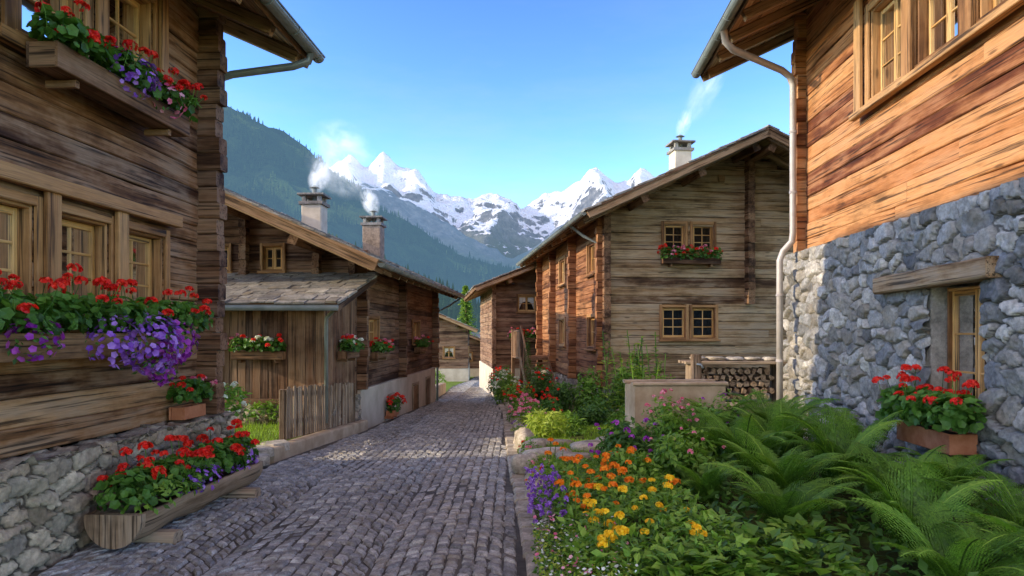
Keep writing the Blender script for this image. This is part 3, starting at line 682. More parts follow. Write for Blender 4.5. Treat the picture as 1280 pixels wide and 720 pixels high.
# ================================================================== HOUSE D (near right)
O3=(4.85,12.0); HD=empty('stone_and_timber_house',(O3[0],O3[1],0),SR)
mb=MB(); hole=[(2.5,3.46,1.1,2.5)]
stone_sheet(mb,wmat((0,-8,-.3),(-1,0,0)),8.05,3.34,.018,(.34,.21),hole,.07,0,33)
box2(mb,(.01,-.35,-.3),(8,.05,3.03),0,.01); box2(mb,(.42,-8,-.3),(8,-.36,3.02),0,.01)
box2(mb,(.0,-5.9,.3),(.4,-5.5,2.2),0,.01); box2(mb,(.0,-4.54,.3),(.4,-4.2,2.2),0,.01); box2(mb,(-.03,-5.5,.6),(.4,-4.54,.8),0,.01)
box2(mb,(0.03,-8,2.9),(.4,.0,3.02),0,.01)
mb.build('stone_wall',[STONE_R],HD)
mb=MB(); beam(mb,(-.06,-5.75,2.3),(-.06,-3.55,2.27),.22,.2,0,.02,seg=5,jit=.006,rnd=.3); mb.build('stone_lintel_beam',[W_gab],HD)
window(HD,(.16,-5.02,.8),(-1,0,0),.94,1.36,.06,.0,2,2,False,False)
ups=[(-3.8,-2.95,4.78,5.95),(-4.95,-4.1,4.78,5.95),(-6.1,-5.25,4.78,5.95)]
mb=MB(); log_wall(mb,'y',.18,-8.5,-.5,3.03,7.1,.22,ups,.16,jit=.004,proud=.01)
log_column(mb,.3,-.06,-.5,3.03,7.0,.2,.2); mb.build('log_wall',[W_right],HD)
mb=MB(); log_wall(mb,'x',-.5,.1,8,3.03,7,.2,(),.12); mb.build('gable_wall',[W_right],HD)
for (a,b_,c,d) in ups: window(HD,(.08,(a+b_)/2,c),(-1,0,0),b_-a,d-c,.13,.1,2,2,True)
mb=MB(); box2(mb,(-.06,-6.5,4.6),(.038,-2.6,4.68),0)
for y in (-2.74,-4.025,-5.175): box2(mb,(-.02,y-.09,4.66),(.034,y+.09,6.2),0)
mb.build('window_surround',[W_trim],HD)
core(HD,(.75,-8.4,3.1),(7.9,-.7,6.6))
roof(HD,-1.4,6.42,3.9,6.42+5.3*.45,-9,.4); roof(HD,9.2,6.42,3.9,6.42+5.3*.45,-9,.4)
mb=MB(); gutter(mb,-1.5,6.44,-9,.45,r=.085)
mb.build('gutter',[GUT],HD)
mb=MB(); tube(mb,[(-1.48,-1.5,6.38),(-1.44,-1.45,6.22),(-1.3,-1.35,6.14),(-.35,-.75,6.02),(-.2,-.68,5.94),(-.14,-.66,5.8),(-.14,-.66,3.35),(-.16,-.66,3.2),(-.28,-.6,3.05),(-.33,-.58,2.9),(-.33,-.58,.3)],.055,0,12)
for z in (5.0,4.0,2.3,1.2): tube(mb,[(-.14 if z>3 else -.33,-.66 if z>3 else -.58,z),(-.14 if z>3 else -.33,-.66 if z>3 else -.58,z+.04)],.064,0,12)
mb.build('downpipe',[METAL],HD)
def dpl(mb):
    for i in range(5):
        x=-.5+1.0*i/4; geranium(mb,(x,.24,.36),(.27,.25,.24),190,8,iR,.054,.048,.2)
flower_box(W2(O3,SR,(-.04,-5.0,.52)),SR+math.pi/2,1.0,.2,.26,TERRA,plants=dpl,brk=False)
# ================================================================== HOUSE E (right far)
O5=(-.75,28.0); HE=empty('timber_house',(O5[0],O5[1],0),RC)
ope=[(1.0,1.75,2.55,3.2)]
mb=MB(); log_wall(mb,'x',.08,0,7,.2,6,.2,ope,.15,top=lambda z:(max(0,(z-3.5)/.4-.8),7-max(0,(z-3.5)/.4-.8))); log_wall(mb,'y',.08,.2,8,.2,3.8,.2,(),.15)
log_column(mb,.1,-.2,.0,.2,3.8,.2,.17,axis='y'); mb.build('log_wall',[W_far],HE)
window(HE,(1.37,0,2.55),(0,-1,0),.75,.65,.08,.06,2,1)
mb=MB(); box2(mb,(-.04,-.04,-2.5),(7,8,.19),0); mb.build('plaster_base',[PLAST],HE)
core(HE,(.6,.6,0),(6.5,7.5,3.4))
roof(HE,-.8,3.45,3.5,3.45+4.3*.4,-1.1,8.6); roof(HE,7.8,3.45,3.5,3.45+4.3*.4,-1.1,8.6)
flower_box(W2(O5,RC,(1.3,0,1.3)),RC+math.pi,1.3,.16,.25,W_beam,plants=mixpl([iR,iPk,iR],1.3,36,.25))
# ================================================================== far houses
def small_house(o,rz,w,ln,zb,zw,ze,sl,wood_m):
    h=empty('timber_house',(o[0],o[1],0),rz)
    wd=[(-1.6,-.9,zw+.7,zw+1.4),(-3.2,-2.5,zw+.7,zw+1.4)]; sd=[(1.0,1.9,zw+.7,zw+1.4),(3.6,4.4,zw+.7,zw+1.4)]
    mb=MB(); log_wall(mb,'x',.08,-w,0,zw,ze+3,.2,wd,.15,top=lambda z:(-w+max(0,(z-ze)/sl-.6),-max(0,(z-ze)/sl-.6))); log_wall(mb,'y',-.08,.17,ln,zw,ze+.3,.2,sd,.15)
    mb.build('log_wall',[wood_m],h)
    for (a,b_,c,d) in wd: window(h,((a+b_)/2,0,c),(0,-1,0),b_-a,d-c,.08,.06,2,1)
    for (a,b_,c,d) in sd: window(h,(0,(a+b_)/2,c),(1,0,0),b_-a,d-c,.08,.06,2,1)
    mb=MB(); box2(mb,(-w-.03,-.03,zb),(.04,ln,zw-.01),0); mb.build('plaster_base',[PLAST],h)
    core(h,(-w+.4,.5,zb),(-.5,ln-.4,ze))
    roof(h,.6,ze,-w/2,ze+(w/2+.6)*sl,-.9,ln+.6,tile=.4); roof(h,-w-.6,ze,-w/2,ze+(w/2+.6)*sl,-.9,ln+.6,tile=.4)
small_house((-2.9,45),R(3),7,9,-3,-.7,1.8,.42,W_far)
small_house((-2.6,60),R(5),6,8,-5,-1.5,.7,.42,W_far)
small_house((-1.8,84),R(-6),7,8,-8,-4,-.2,.42,W_mid)
small_house((6,52),R(8),7,9,-5,-1,1.6,.42,W_far)
mb=MB(); beam(mb,(-3.0,24.5,-.75),(-3.15,31,-1.05),.3,.9,0,.03); mb.build('garden_wall',[PLAST])
mb=MB()
for c,r_ in (((-3.9,26,-.1),(.7,1,.6)),((-3.8,29,-.3),(.6,1.2,.6)),((-3.8,33,-.7),(.6,1,.6))): leaves(mb,500,c,r_,.12,0)
mb.build('hedge',[L_mid])
# ================================================================== GARDEN (right)
def gg(x,y): return gz(y)+.11+.05*np.sin(x*1.3+y*.7)*np.sin(y*.9)
mb=MB(); ys=np.linspace(-1,27,85); V=[];nx=24
for y in ys:
    x0=xr(y)+.17
    for t in np.linspace(0,1,nx): 
        x=x0+(9-x0)*t**1.5; V.append((x,y,gg(x,y)-(.1 if t==0 else 0)))
F=[[i*nx+k,i*nx+k+1,(i+1)*nx+k+1,(i+1)*nx+k] for i in range(len(ys)-1) for k in range(nx-1)]
mb.add(V,np.array(F),0,.5,None,None,True)
mb.build('garden_ground',[BED])
def pos(x0,x1,y0,y1,n):
    x=rng.uniform(x0,x1,n);y=rng.uniform(y0,y1,n); return np.column_stack([x,y,gg(x,y)])
mb=MB()
for (x0,x1,y0,y1,n) in ((.2,1.3,7.4,10.4,8500),(.6,2.4,12,16,6500),(.15,.9,9.5,12.5,3500),(1.2,3.6,10.5,13.5,4500)):
    P=pos(x0,x1,y0,y1,n); N=np.column_stack([rng.normal(0,.25,n),rng.normal(0,.25,n),np.ones(n)]); scatter(mb,BLADE[0],BLADE[1],P,frames(N,rng.uniform(.05,.12,n)),0)
mb.build('grass',[L_grass])
mb=MB()
y=3.4
while y<24:
    r_=random.uniform(.09,.19); rock(mb,(xr(y)+.28+random.uniform(-.03,.05),y,gz(y)+.05),(random.uniform(.08,.13),r_,random.uniform(.07,.15))); y+=r_*1.95
for (x,y,a,b_,c) in ((.45,8.7,.3,.17,.1),(.98,9.0,.24,.17,.1),(.55,9.8,.3,.22,.09),(.3,9.35,.16,.16,.12),(1.3,9.4,.22,.15,.14),(.2,10.4,.15,.2,.2),(.75,8.2,.2,.12,.09),(.15,8.1,.14,.14,.14)): rock(mb,(x,y,gg(x,y)+.04),(a,b_,c))
mb.build('garden_stones',[ROCK])
mb=MB()
def marigolds(n,x0,x1,y0,y1,col,hz=.28):
    P=pos(x0,x1,y0,y1,n); P[:,2]+=hz+rng.uniform(-.1,.13,n)
    stems(mb,P-[0,0,.25],P,.004,iM)
    balls(mb,P,rng.uniform(.022,.038,n),34,.015,col,.7,zmin=-.1)
def lowleaf(n,x0,x1,y0,y1,s,mat,h=.25,t=LEAF):
    P=pos(x0,x1,y0,y1,n); P[:,2]+=rng.random(n)**.7*h
    N=rng.normal(0,.5,(n,3))+[0,0,.8]; T=rng.normal(0,1,(n,3))+[0,-.2,.3]
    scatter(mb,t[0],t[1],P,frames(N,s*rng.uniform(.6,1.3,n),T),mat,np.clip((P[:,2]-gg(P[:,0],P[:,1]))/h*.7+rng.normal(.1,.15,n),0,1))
lowleaf(5200,.35,1.45,4.0,7.2,.07,iM,.28); lowleaf(3500,.35,1.4,4.0,7.2,.06,iG,.3,NLEAF)
marigolds(38,.35,1.1,5.5,7.5,iO,.3); marigolds(20,.4,.9,4.9,6.2,iO,.3); marigolds(26,.5,1.3,4.0,5.2,iYe,.3); marigolds(9,.7,1.3,4.8,6,iYe,.28); marigolds(12,.8,1.5,5.8,7,iO,.36)
mb.build('marigold_bed',FOL)
mb=MB()
lowleaf(1500,.2,.5,4.3,6.2,.045,iG,.22,NLEAF); P=pos(.12,.42,4.9,6.4,110);P[:,2]+=rng.uniform(.15,.32,110); balls(mb,P,.016,10,.011,iP,1.6)
mb.build('lavender_plant',FOL)
# creeping edging plants spilling over the border stones
mb=MB()
for i in range(30):
    y=5.8+i*.42+rng.uniform(-.15,.15); x=xr(y)+rng.uniform(.26,.42); s_=rng.uniform(.1,.2)
    leaves(mb,130,(x,y,gg(x,y)+.03),(s_,s_*1.2,s_*.8),.04,int(rng.choice([iG,iM,iY])),LEAF if i%3 else NLEAF)
    if i%2: balls(mb,ell(9,(x,y,gg(x,y)+.05),(s_,s_,s_*.9),.9,.1)[0],.016,10,.01,int(rng.choice([iW,iPk,iP,iR])))
mb.build('edging_plants',FOL)
mb=MB(); lowleaf(2200,.15,.75,3.7,4.9,.03,iY,.2,LEAF); lowleaf(1600,.15,.75,3.7,4.9,.035,iG,.2,LEAF)
P=pos(.15,.75,3.7,4.9,180);P[:,2]+=rng.uniform(.15,.26,180); scatter(mb,DISC[0],DISC[1],P,frames(rng.normal(0,.4,(180,3))+[0,0,1],rng.uniform(.008,.014,180)),iW)
P=pos(.15,.75,3.7,4.9,90);P[:,2]+=rng.uniform(.15,.26,90); scatter(mb,DISC[0],DISC[1],P,frames(rng.normal(0,.4,(90,3))+[0,0,1],rng.uniform(.01,.017,90)),iPk)
mb.build('white_flower_groundcover',FOL)
def broad(name,c,n,s,r,mat=iM,t=LEAF):
    mb=MB(); N=[];T=[];P=[]
    for i in range(n):
        a=rng.uniform(0,6.28); q=rng.random(); h=.1+.28*q
        P.append((c[0]+r*.75*math.cos(a)*(1-q*.6),c[1]+r*.75*math.sin(a)*(1-q*.6),c[2]+h*r*1.6)); T.append((math.cos(a),math.sin(a),.25)); N.append((-.3*math.cos(a),-.3*math.sin(a),1))
    tt=(t[0]*[1.5,1,1.3],t[1])
    scatter(mb,tt[0],tt[1],np.array(P),frames(np.array(N)+rng.normal(0,.25,(n,3)),s*rng.uniform(.6,1.2,n),np.array(T)),mat)
    return mb.build(name,FOL)
for (x,y) in ((1.25,4.15),(1.6,4.4),(1.35,4.7),(1.85,4.15),(1.0,4.0),(2.0,4.7)): broad('broad_leaf_plant',(x,y,gg(x,y)+.02),170,.12,.33)
def shrub(name,c,r,n,s,leaf,fl=None,nf=0,fr=.03,t=LEAF,lobes=6):
    mb=MB(); c=np.array([c[0],c[1],gg(c[0],c[1])+r[2]*.55])
    for i in range(lobes):
        o=rng.uniform(-.5,.5,3)*np.array(r); leaves(mb,n//lobes,c+o,np.array(r)*rng.uniform(.4,.72),s,leaf,t,.3,.4,-.9)
    for k in range(6): tube(mb,[c*[1,1,0]+[0,0,c[2]-r[2]*.6],c+rng.uniform(-.5,.5,3)*np.array(r)],.008,leaf,4)
    if fl is not None:
        P,_=ell(nf,c,np.array(r)*1.04,.8,-.1); balls(mb,P,fr*rng.uniform(.6,1.15,nf),14,fr*.5,fl,.9)
    return mb.build(name,FOL)
shrub('flowering_shrub',(1.3,7.6),(.5,.5,.42),2600,.085,iD,iV,16,.03)
shrub('flowering_shrub',(1.75,6.9),(.45,.45,.4),2200,.075,iM,iPk,8,.025)
shrub('flowering_shrub',(1.9,8.4),(.4,.4,.55),1700,.07,iM,iPk,26,.03)
shrub('garden_shrub',(1.15,6.5),(.35,.35,.3),1400,.07,iM)
shrub('grass_mound',(.5,11.0),(.36,.36,.3),2600,.12,iY,None,0,.02,NLEAF)
shrub('grass_mound',(.95,11.8),(.4,.35,.3),1800,.1,iM,None,0,.02,NLEAF)
shrub('garden_shrub',(1.4,12.8),(.5,.45,.35),1500,.08,iD)
shrub('flowering_shrub',(.35,13.2),(.3,.5,.35),1200,.06,iM,iPk,34,.035)
shrub('flowering_shrub',(.7,14.4),(.4,.6,.4),1500,.06,iG,iR,26,.033)
shrub('flowering_shrub',(.2,15.4),(.35,.7,.4),1300,.06,iM,iPk,34,.04)
shrub('flowering_shrub',(1.2,16),(.5,.7,.55),1600,.08,iD,iR,12,.035)
shrub('flowering_shrub',(.2,18),(.45,.9,.5),1500,.09,iM,iR,30,.042)
shrub('garden_shrub',(1.9,15.8),(.5,.5,.7),1700,.1,iM)
shrub('garden_shrub',(2.6,16.0),(.5,.4,.9),1600,.09,iM)
shrub('flowering_shrub',(.9,19.5),(.5,1.0,.75),1700,.1,iD,iR,20,.04)
shrub('flowering_shrub',(-.15,22),(.45,1.3,.6),1500,.1,iM,iW,40,.05)
shrub('flowering_shrub',(-.4,25),(.45,1.3,.7),1300,.1,iD,iR,30,.05)
shrub('garden_shrub',(3.3,15.6),(.6,.5,.6),1700,.1,iM)
shrub('garden_shrub',(2.2,12.6),(.4,.4,.35),1100,.08,iM)
shrub('flowering_shrub',(2.75,9.3),(.4,.3,.6),1300,.07,iM,iV,14,.03)
mb=MB()
for i in range(14): z=.1+i*.13; leaves(mb,130,(0,0,z),(.24*(1-i/15)+.03,.24*(1-i/15)+.03,.14),.06,iD,NLEAF,.3,.6,-1)
mb.build('cypress_shrub',FOL,None,(.45,19.5,gg(.45,19.5)))
mb=MB()
for i in range(24):
    x=2.35+rng.uniform(-.55,.65);y=13.8+rng.uniform(-.4,.4);h=rng.uniform(1.1,1.95);z=gg(x,y); lean=rng.normal(0,.14,2)
    tube(mb,[(x,y,z),(x+lean[0],y+lean[1],z+h)],.01,iM,5)
    for k in range(30):
        t=rng.uniform(.15,1); p=np.array([[x+lean[0]*t,y+lean[1]*t,z+h*t]]); a=rng.uniform(0,6.28)
        scatter(mb,LEAF[0],LEAF[1],p,frames(np.array([[-.3*math.cos(a),-.3*math.sin(a),1.]]),.24*(1.15-t*.6)*rng.uniform(.7,1.1),np.array([[math.cos(a),math.sin(a),.15]])),iM if rng.random()<.6 else iY)
mb.build('tall_leafy_plant',FOL)
# ferns
def frond(mb,az,L,lean,seed):
    rg=np.random.default_rng(seed); n=26; ca,sa=math.cos(az),math.sin(az)
    ang=R(lean); p=np.zeros(3); pts=[p.copy()];dirs=[]
    bend=R(rg.uniform(55,90))/n
    for i in range(n+3):
        d=np.array([math.cos(ang)*ca,math.cos(ang)*sa,math.sin(ang)]); dirs.append(d); p=p+d*L/(n+3); pts.append(p.copy()); ang-=bend*(.3+1.4*i/n)
    side=np.array([-sa,ca,0]); P=[];Rr=[];rn=[]; tw=rg.normal(0,.2); side=nrm(side+np.array([0,0,rg.normal(0,.22)])); fb=rg.uniform(-.25,.2)
    for i in range(4,n+3):
        t=(i-4)/(n-1); pl=L*.21*(math.sin(math.pi*min(1,(t*.82+.18)))**.8)*(1-t*.3)+.006
        d=dirs[i];upn=nrm(np.cross(d,side)); upn=upn if upn[2]>0 else -upn
        for s in (-1,1):
            pd=nrm(s*side*.93+d*.38-upn*.1+rg.normal(0,.035,3)); pn=nrm(upn+side*tw); m=8
            for k in range(m):
                q=(k+.6)/m; ll=pl*.2*(1-q)**.7+.006
                c=pts[i]+pd*pl*q-upn*pl*.16*q*q
                for s2 in (-1,1):
                    T=nrm(s2*d+pd*.55); N=nrm(pn+rg.normal(0,.12,3)); T=nrm(T-N*np.dot(T,N)); B=np.cross(T,N)
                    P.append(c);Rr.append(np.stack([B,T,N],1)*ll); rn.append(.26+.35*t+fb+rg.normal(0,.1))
    FL=(np.array([(-.2,0,0),(.2,0,0),(.22,.6,.03),(0,1,-.03),(-.22,.6,.03)],float),[np.array([(0,1,2,3,4)])])
    scatter(mb,FL[0],FL[1],np.array(P),np.array(Rr),0,np.clip(np.array(rn),0,1))
    tube(mb,pts[::3]+[pts[-1]],[.006]*len(pts[::3])+[.002],0,4)
fern_me=[]
for v in range(4):
    mb=MB(); nf=13
    for i in range(nf): frond(mb,2*math.pi*i/nf+random.uniform(-.25,.25),random.uniform(.85,1.3),random.uniform(58,84),v*100+i)
    o=mb.build('fern',[L_fern]); fern_me.append(o.data); bpy.data.objects.remove(o)
ferns=[(2.1,5.3,.75),(2.75,4.75,.85),(3.2,5.6,.95),(2.45,6.3,.85),(3.6,4.7,.9),(3.2,6.8,.98),(2.55,7.5,1.0),(3.7,7.4,.9),(2.25,8.3,.85),(3.3,8.4,1.1),(2.8,9.4,1.0),(3.7,9.6,1.05),(3.2,10.6,.9),(4.1,10.6,.85),(2.6,4.0,.7),(4.0,6.2,.6),(3.3,3.9,.8),(1.8,6.2,.55)]
for i,(x,y,s) in enumerate(ferns):
    o=bpy.data.objects.new('fern',fern_me[i%4]); scene.collection.objects.link(o); o.location=(x,y,gg(x,y)); o.scale=(s,s,s*random.uniform(.85,1.05)); o.rotation_euler=(random.uniform(-.1,.1),random.uniform(-.1,.1),random.uniform(0,6.28))
mb=MB(); lowleaf(4500,1.5,4.3,3.8,11,.1,iD,.22); mb.build('undergrowth',FOL)
# water trough
mb=MB(); 
a,b_=1.35,.6; z0,z1=0,.72
box2(mb,(0,0,z0),(a,.09,z1),0,.015); box2(mb,(0,b_-.09,z0),(a,b_,z1),0,.015)
box2(mb,(0,.092,z0),(.09,b_-.092,z1-.003),0,.015); box2(mb,(a-.09,.092,z0),(a,b_-.092,z1-.003),0,.015)
box2(mb,(.092,.092,z0),(a-.092,b_-.092,z1-.12),1,.002)
box2(mb,(-.03,-.03,z1+.001),(a+.03,.11,z1+.05),0,.012); box2(mb,(-.03,b_-.11,z1+.001),(a+.03,b_+.03,z1+.05),0,.012)
box2(mb,(a*.8,b_+.03,0),(a*.8+.14,b_+.17,1.15),2,.02); tube(mb,[(a*.8+.07,b_+.1,1.0),(a*.8+.07,b_-.15,1.0),(a*.8+.07,b_-.2,.95)],.018,3)
mb.build('water_trough',[CONC,DARK,W_grey,GUT],None,(1.78,9.9,.2),R(4))
# firewood stack
mb=MB()
for iz in range(5):
    for ix in range(11):
        r_=random.uniform(.05,.065); c=(ix*.12+.06*(iz%2)+random.uniform(-.01,.01),0,.09+iz*.115); n=random.choice((3,4,5,8))
        ts=[2*math.pi*i/n+random.random() for i in range(n)]; ts=sorted(t%(2*math.pi) for t in ts); ye=random.uniform(-.03,.03)
        V=[(c[0]+r_*math.cos(t),y,c[2]+r_*math.sin(t)) for y in (ye,.4) for t in ts]
        mb.add(V,[np.array([(i,(i+1)%n,n+(i+1)%n,n+i) for i in range(n)]),np.array([list(range(n)),list(range(n,2*n))])],0,None,np.array([(v[1],v[0],v[2]) for v in V])+rng.uniform(0,20,3))
for x in (-.12,1.42): box2(mb,(x-.04,-.02,-.1),(x+.04,.42,.66),1)
for k in range(4): box2(mb,(-.25+random.uniform(-.03,.03),-.15+k*.17,.68+random.uniform(0,.01)),(1.6,.01+k*.17,.73),1)
for k in range(5): rock(mb,(.0+k*.33,.15,.77),(.15,.14,.035),2)
mb.build('firewood_stack',[W_grey,W_grey,ROCK],None,(3.35,12.2,.45),R(-2))
mb=MB(); stone_sheet(mb,wmat((4.85,12.15,-.3),(0,-1,0)),1.8,.75,.04,(.3,.2),(),.04); box2(mb,(3.1,12.17,-.3),(4.85,12.8,.44),0); mb.build('low_stone_wall',[STONE_L])
# ================================================================== mountains
def hazy(name,kind,haze,hc=(.36,.5,.72)):
    m,nt,b=base(name,.95,.05)
    geo=nt.nodes.new('ShaderNodeNewGeometry'); sp=nt.nodes.new('ShaderNodeSeparateXYZ'); nt.links.new(geo.outputs['Normal'],sp.inputs[0])
    pz=nt.nodes.new('ShaderNodeSeparateXYZ'); nt.links.new(geo.outputs['Position'],pz.inputs[0])
    oc=nt.nodes.new('ShaderNodeTexCoord').outputs['Object']
    n1=noise_n(nt,oc,.006,(1,1,1),8,.65); n2=noise_n(nt,oc,.03,(1,1,1),6,.7)
    if kind=='forest':
        col=ramp(nt,n2,[(.35,(.012,.03,.014)),(.55,(.03,.06,.022)),(.75,(.07,.11,.035))])
        al=ramp(nt,n1,[(.56,0.),(.62,.7)]); col=mix(nt,al,col,(.14,.19,.05))
    else:
        rk=ramp(nt,n2,[(.3,(.07,.075,.085)),(.5,(.17,.165,.165)),(.7,(.34,.32,.3))])
        hgt=mth(nt,'MULTIPLY',mth(nt,'SUBTRACT',pz.outputs[2],kind[0]),1/kind[1])
        gr=ramp(nt,mth(nt,'ADD',mth(nt,'MULTIPLY',n1,.8),mth(nt,'MULTIPLY',hgt,-.9)),[(.1,0.),(.45,1.)])
        rk=mix(nt,gr,rk,mix(nt,.5,(.045,.075,.03),(.09,.12,.06)))
        sn=mth(nt,'ADD',mth(nt,'MULTIPLY',sp.outputs[2],.5),mth(nt,'ADD',mth(nt,'MULTIPLY',hgt,.26),mth(nt,'MULTIPLY',mth(nt,'ADD',n1,n2),.36)))
        sf_=ramp(nt,sn,[(kind[2],0.),(kind[2]+.03,1.)]) 
        col=mix(nt,sf_,rk,(.9,.91,.94))
    nt.links.new(col,b.inputs['Base Color']); bump(nt,b,n2,1,25)
    em=nt.nodes.new('ShaderNodeEmission'); em.inputs[0].default_value=c4(hc); em.inputs[1].default_value=1.  # distance haze painted in as an even bluish glow over the surface
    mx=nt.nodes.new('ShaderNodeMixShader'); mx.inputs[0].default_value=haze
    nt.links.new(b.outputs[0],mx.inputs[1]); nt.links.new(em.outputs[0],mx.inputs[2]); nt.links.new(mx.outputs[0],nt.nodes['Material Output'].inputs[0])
    return m
def mountain(name,ridge,R0,R1,z0,amp,mat,seed,fr,nx=420,nt_=110,pw=1.15,jag=.1):
    rx=[p[0]/R1 for p in ridge];rz=[p[1] for p in ridge]
    aa=np.linspace(-1.3,1.3,nx); ts=np.concatenate([np.linspace(0,1,nt_),[1.04,1.1,1.2]])
    V=[]
    for t in ts:
        Y=R0+(R1-R0)*t
        for a in aa:
            x=a*Y; rh=np.interp(a,rx,rz); tt=min(t,1)
            p=Vector((x*fr,Y*fr,seed)); nz=noise.ridged_multi_fractal(p,.9,2.1,6,1.0,2.0)-1.0
            n2=noise.fractal(p*5,.8,2.0,4)
            h=z0+(rh-z0)*tt**pw+amp*nz*tt*(1.08-tt)*1.6+n2*amp*jag*(.4+.6*tt)
            if t>1: h-=(t-1)*R1*.5
            V.append((x,Y,h))
    k=nx; i=(np.arange(nx-1)[None]+np.arange(len(ts)-1)[:,None]*nx).ravel()
    mb=MB(); mb.add(V,[np.column_stack([i,i+1,i+nx+1,i+nx])],0,.5,None,None,True); mb.build(name,[mat]); return np.array(V)
M1=hazy('snow_rock',(350,500,.775),.25,(.36,.56,.86)); M2=hazy('hazy_rock',(250,350,.98),.42,(.26,.46,.74)); M3=hazy('forest_far','forest',.4,(.19,.37,.58)); M4=hazy('forest_near','forest',.22,(.18,.33,.42))
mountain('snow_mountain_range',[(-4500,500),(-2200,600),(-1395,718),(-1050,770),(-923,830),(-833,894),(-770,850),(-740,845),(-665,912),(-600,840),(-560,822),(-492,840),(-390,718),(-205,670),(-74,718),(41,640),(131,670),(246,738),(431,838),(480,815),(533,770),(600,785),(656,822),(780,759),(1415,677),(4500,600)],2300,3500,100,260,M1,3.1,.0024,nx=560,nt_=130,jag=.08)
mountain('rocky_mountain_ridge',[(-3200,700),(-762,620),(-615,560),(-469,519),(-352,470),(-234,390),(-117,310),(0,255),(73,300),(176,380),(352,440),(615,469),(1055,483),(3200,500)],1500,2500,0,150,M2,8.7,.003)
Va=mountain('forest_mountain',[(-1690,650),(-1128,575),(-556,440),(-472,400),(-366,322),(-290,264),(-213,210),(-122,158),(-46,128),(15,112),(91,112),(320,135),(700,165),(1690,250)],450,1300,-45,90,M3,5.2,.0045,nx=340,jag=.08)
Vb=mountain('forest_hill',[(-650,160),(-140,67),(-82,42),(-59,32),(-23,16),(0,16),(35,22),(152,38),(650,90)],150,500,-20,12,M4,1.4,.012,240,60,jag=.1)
def conifer_t(n=7):
    V=[];F=[];tiers=[(0.12,.22,.5),(.35,.17,.75),(.6,.11,1.0)]
    for z,r_,zt in tiers:
        b0=len(V); V.append((0,0,zt)); 
        for i in range(n):
            q=r_*(1 if i%2 else .72); V.append((q*math.cos(2*math.pi*i/n),q*math.sin(2*math.pi*i/n),z-.03*(i%2)))
        F+=[(b0,b0+1+i,b0+1+(i+1)%n) for i in range(n)]
    return np.array(V,float),[np.array(F)]
CT=conifer_t()
def forest(mb,V,n,h0,h1,y1):
    k=(np.abs(V[:,0]/V[:,1])<.6)&(V[:,1]<y1); W=V[k]; 
    dens=np.array([noise.fractal(Vector((p[0]*.008,p[1]*.008,2)),.8,2,4) for p in W])
    W=W[dens>-.15]; idx=rng.integers(0,len(W),n); P=W[idx]+np.column_stack([rng.normal(0,4,n),rng.normal(0,5,n),np.full(n,-1)])
    s=rng.uniform(h0,h1,n); Rm=np.zeros((n,3,3)); Rm[:,0,0]=s;Rm[:,1,1]=s;Rm[:,2,2]=s
    scatter(mb,CT[0],CT[1],P,Rm,0)
mb=MB(); forest(mb,Va,15000,8,15,1290); mb.build('forest',[M3])
mb=MB(); forest(mb,Vb,5000,7,14,495); mb.build('forest',[M4])
mb=MB(); tube(mb,[(0,0,0),(0,0,11.4)],[.2,.02],1,8)
for i in range(70):
    z=1.2+10.2*i/70; rr=2.2*(1-i/71)**.85*(1 if i%4 else 1.15)+.05
    for k in range(7):
        a=rng.uniform(0,6.28); L=rr*rng.uniform(.6,1.1); n=16; t=rng.random(n); P=np.column_stack([math.cos(a)*L*t,math.sin(a)*L*t,z-.3*L*t*t])+rng.normal(0,.04,(n,3))
        T=np.tile([math.cos(a),math.sin(a),-.3],(n,1))+rng.normal(0,.5,(n,3)); scatter(mb,LEAF[0],LEAF[1],P,frames(rng.normal(0,.4,(n,3))+[0,0,1],.28,T),0,np.clip(.3+.5*t+rng.normal(0,.15,n),0,1))
mb.build('conifer_tree',[L_con,W_beam],None,(-4.95,73,-4.7))
# ------------------------------------------------------------------ smoke
def smoke(loc,pts,dens=1.0):
    par=empty('chimney_smoke',loc)
    for i,(x,z,sx,sz,tilt,dd) in enumerate(pts):
        m=bpy.data.materials.new('smoke_vol'); m.use_nodes=True; nt=m.node_tree; nt.nodes.remove(nt.nodes['Principled BSDF'])
        oc=nt.nodes.new('ShaderNodeTexCoord').outputs['Object']; ln=nt.nodes.new('ShaderNodeVectorMath'); ln.operation='LENGTH'; nt.links.new(oc,ln.inputs[0])
        fall=mth(nt,'SUBTRACT',1.,ln.outputs['Value'],True)
        nz=noise_n(nt,oc,1.6+i*.4,(1,1,1),4,.65); nzf=ramp(nt,nz,[(.43,0.),(.62,1.)])
        d=mth(nt,'MULTIPLY',mth(nt,'MULTIPLY',fall,nzf),dens*dd)
        pv=nt.nodes.new('ShaderNodeVolumeScatter'); pv.inputs['Color'].default_value=(.97,.98,1,1); nt.links.new(d,pv.inputs['Density'])
        em=nt.nodes.new('ShaderNodeEmission'); em.inputs[0].default_value=(.9,.93,1,1); nt.links.new(mth(nt,'MULTIPLY',d,.55),em.inputs[1])  # self-glow added to whiten the smoke in place of scattered light
        ad=nt.nodes.new('ShaderNodeAddShader'); nt.links.new(pv.outputs[0],ad.inputs[0]); nt.links.new(em.outputs[0],ad.inputs[1]); nt.links.new(ad.outputs[0],nt.nodes['Material Output'].inputs['Volume'])
        me=bpy.data.meshes.new('puff'); bm=bmesh.new(); bmesh.ops.create_icosphere(bm,subdivisions=3,radius=1); bm.to_mesh(me); bm.free(); me.materials.append(m)
        o=bpy.data.objects.new('puff',me); scene.collection.objects.link(o); o.parent=par; o.location=(x,0,z); o.scale=(sx,min(sx,sz)*.8,sz); o.rotation_euler=(0,tilt,0)
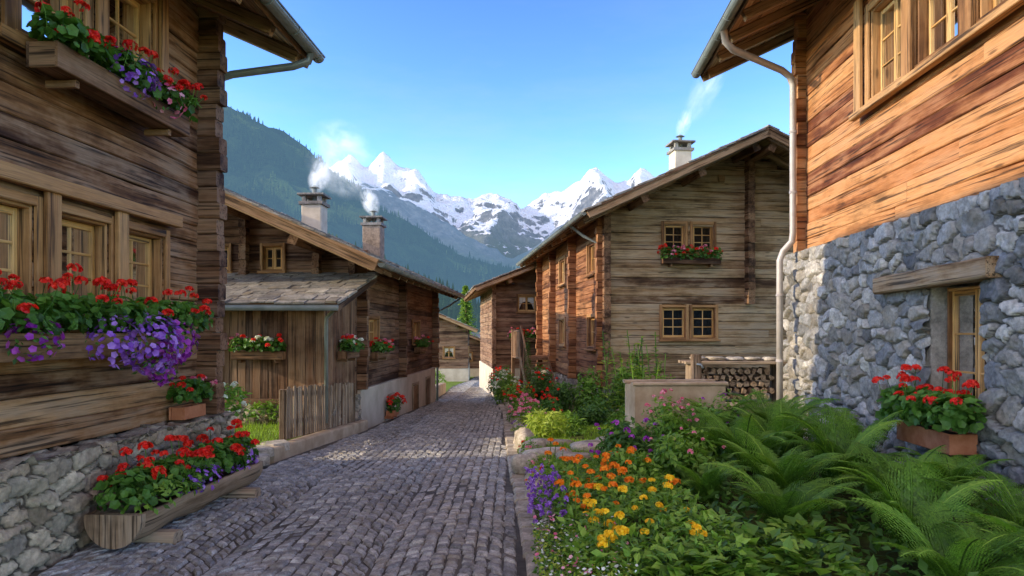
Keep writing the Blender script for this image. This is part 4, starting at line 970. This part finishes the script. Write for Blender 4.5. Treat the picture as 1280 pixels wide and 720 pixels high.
c1=W2(O2,SR,(-1.95,2.9,5.35)); c2=W2(O2,SR,(-1.5,6.9,5.45)); c3=W2(O4,RC,(2.75,2.2,7.3))
smoke(c1,[(.12,.28,.3,.48,.3,15),(.7,1.0,.95,.7,.5,2.2)])
smoke(c2,[(-.12,.3,.3,.5,-.4,15),(-1.1,1.15,1.2,.7,.6,1.8)])
smoke(c3,[(.1,.35,.22,.5,.3,7),(.7,1.3,.45,1.2,.5,1.8)])
# ------------------------------------------------------------------ light
d=Vector((1,.13,-.35)).normalized()
sl=bpy.data.lights.new('sun','SUN'); sl.energy=5; sl.angle=R(.5); sl.color=(1,.84,.6)
so=bpy.data.objects.new('sun',sl); scene.collection.objects.link(so); so.rotation_euler=d.to_track_quat('-Z','Y').to_euler()
w=bpy.data.worlds.new('World'); scene.world=w; w.use_nodes=True; nt=w.node_tree
sk=nt.nodes.new('ShaderNodeTexSky'); sk.sky_type='NISHITA'; sk.sun_disc=False; sk.sun_elevation=math.asin(-d.z); sk.sun_rotation=math.atan2(-d.x,-d.y)%(2*math.pi)
sk.air_density=1.0; sk.dust_density=.4; sk.ozone_density=2.0; sk.altitude=1500
tc=nt.nodes.new('ShaderNodeTexCoord').outputs['Generated']
s1=mix(nt,1.,sk.outputs[0],(.4,.4,.4),'MULTIPLY')
gm=nt.nodes.new('ShaderNodeGamma'); gm.inputs[1].default_value=1.65; nt.links.new(s1,gm.inputs[0])
wn=noise_n(nt,tc,2.2,(1,1,4),6,.6); sep=nt.nodes.new('ShaderNodeSeparateXYZ'); nt.links.new(tc,sep.inputs[0])
wf=mth(nt,'MULTIPLY',ramp(nt,wn,[(.45,0.),(.75,1.)]),ramp(nt,sep.outputs[2],[(.0,.5),(.5,0.)]))
s3=mix(nt,wf,gm.outputs[0],(.85,.9,.95))
# added warm fill light, put into the sky behind and above the viewpoint
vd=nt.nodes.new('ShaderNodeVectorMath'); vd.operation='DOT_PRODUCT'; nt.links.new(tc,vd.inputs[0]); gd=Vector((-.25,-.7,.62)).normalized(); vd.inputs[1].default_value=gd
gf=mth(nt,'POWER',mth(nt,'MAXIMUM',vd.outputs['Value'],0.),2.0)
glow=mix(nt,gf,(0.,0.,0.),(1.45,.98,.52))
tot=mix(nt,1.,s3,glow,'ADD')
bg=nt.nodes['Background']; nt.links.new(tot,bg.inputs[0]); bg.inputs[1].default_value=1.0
cam=bpy.data.cameras.new('camera'); cam.lens=24; cam.sensor_width=36; cam.shift_y=55/1280; cam.clip_end=20000; cam.clip_start=.05
co=bpy.data.objects.new('camera',cam); scene.collection.objects.link(co); co.location=(0,0,1.7); co.rotation_euler=(R(90),0,0); scene.camera=co
scene.view_settings.view_transform='Standard'; scene.view_settings.look='None'; scene.view_settings.exposure=0
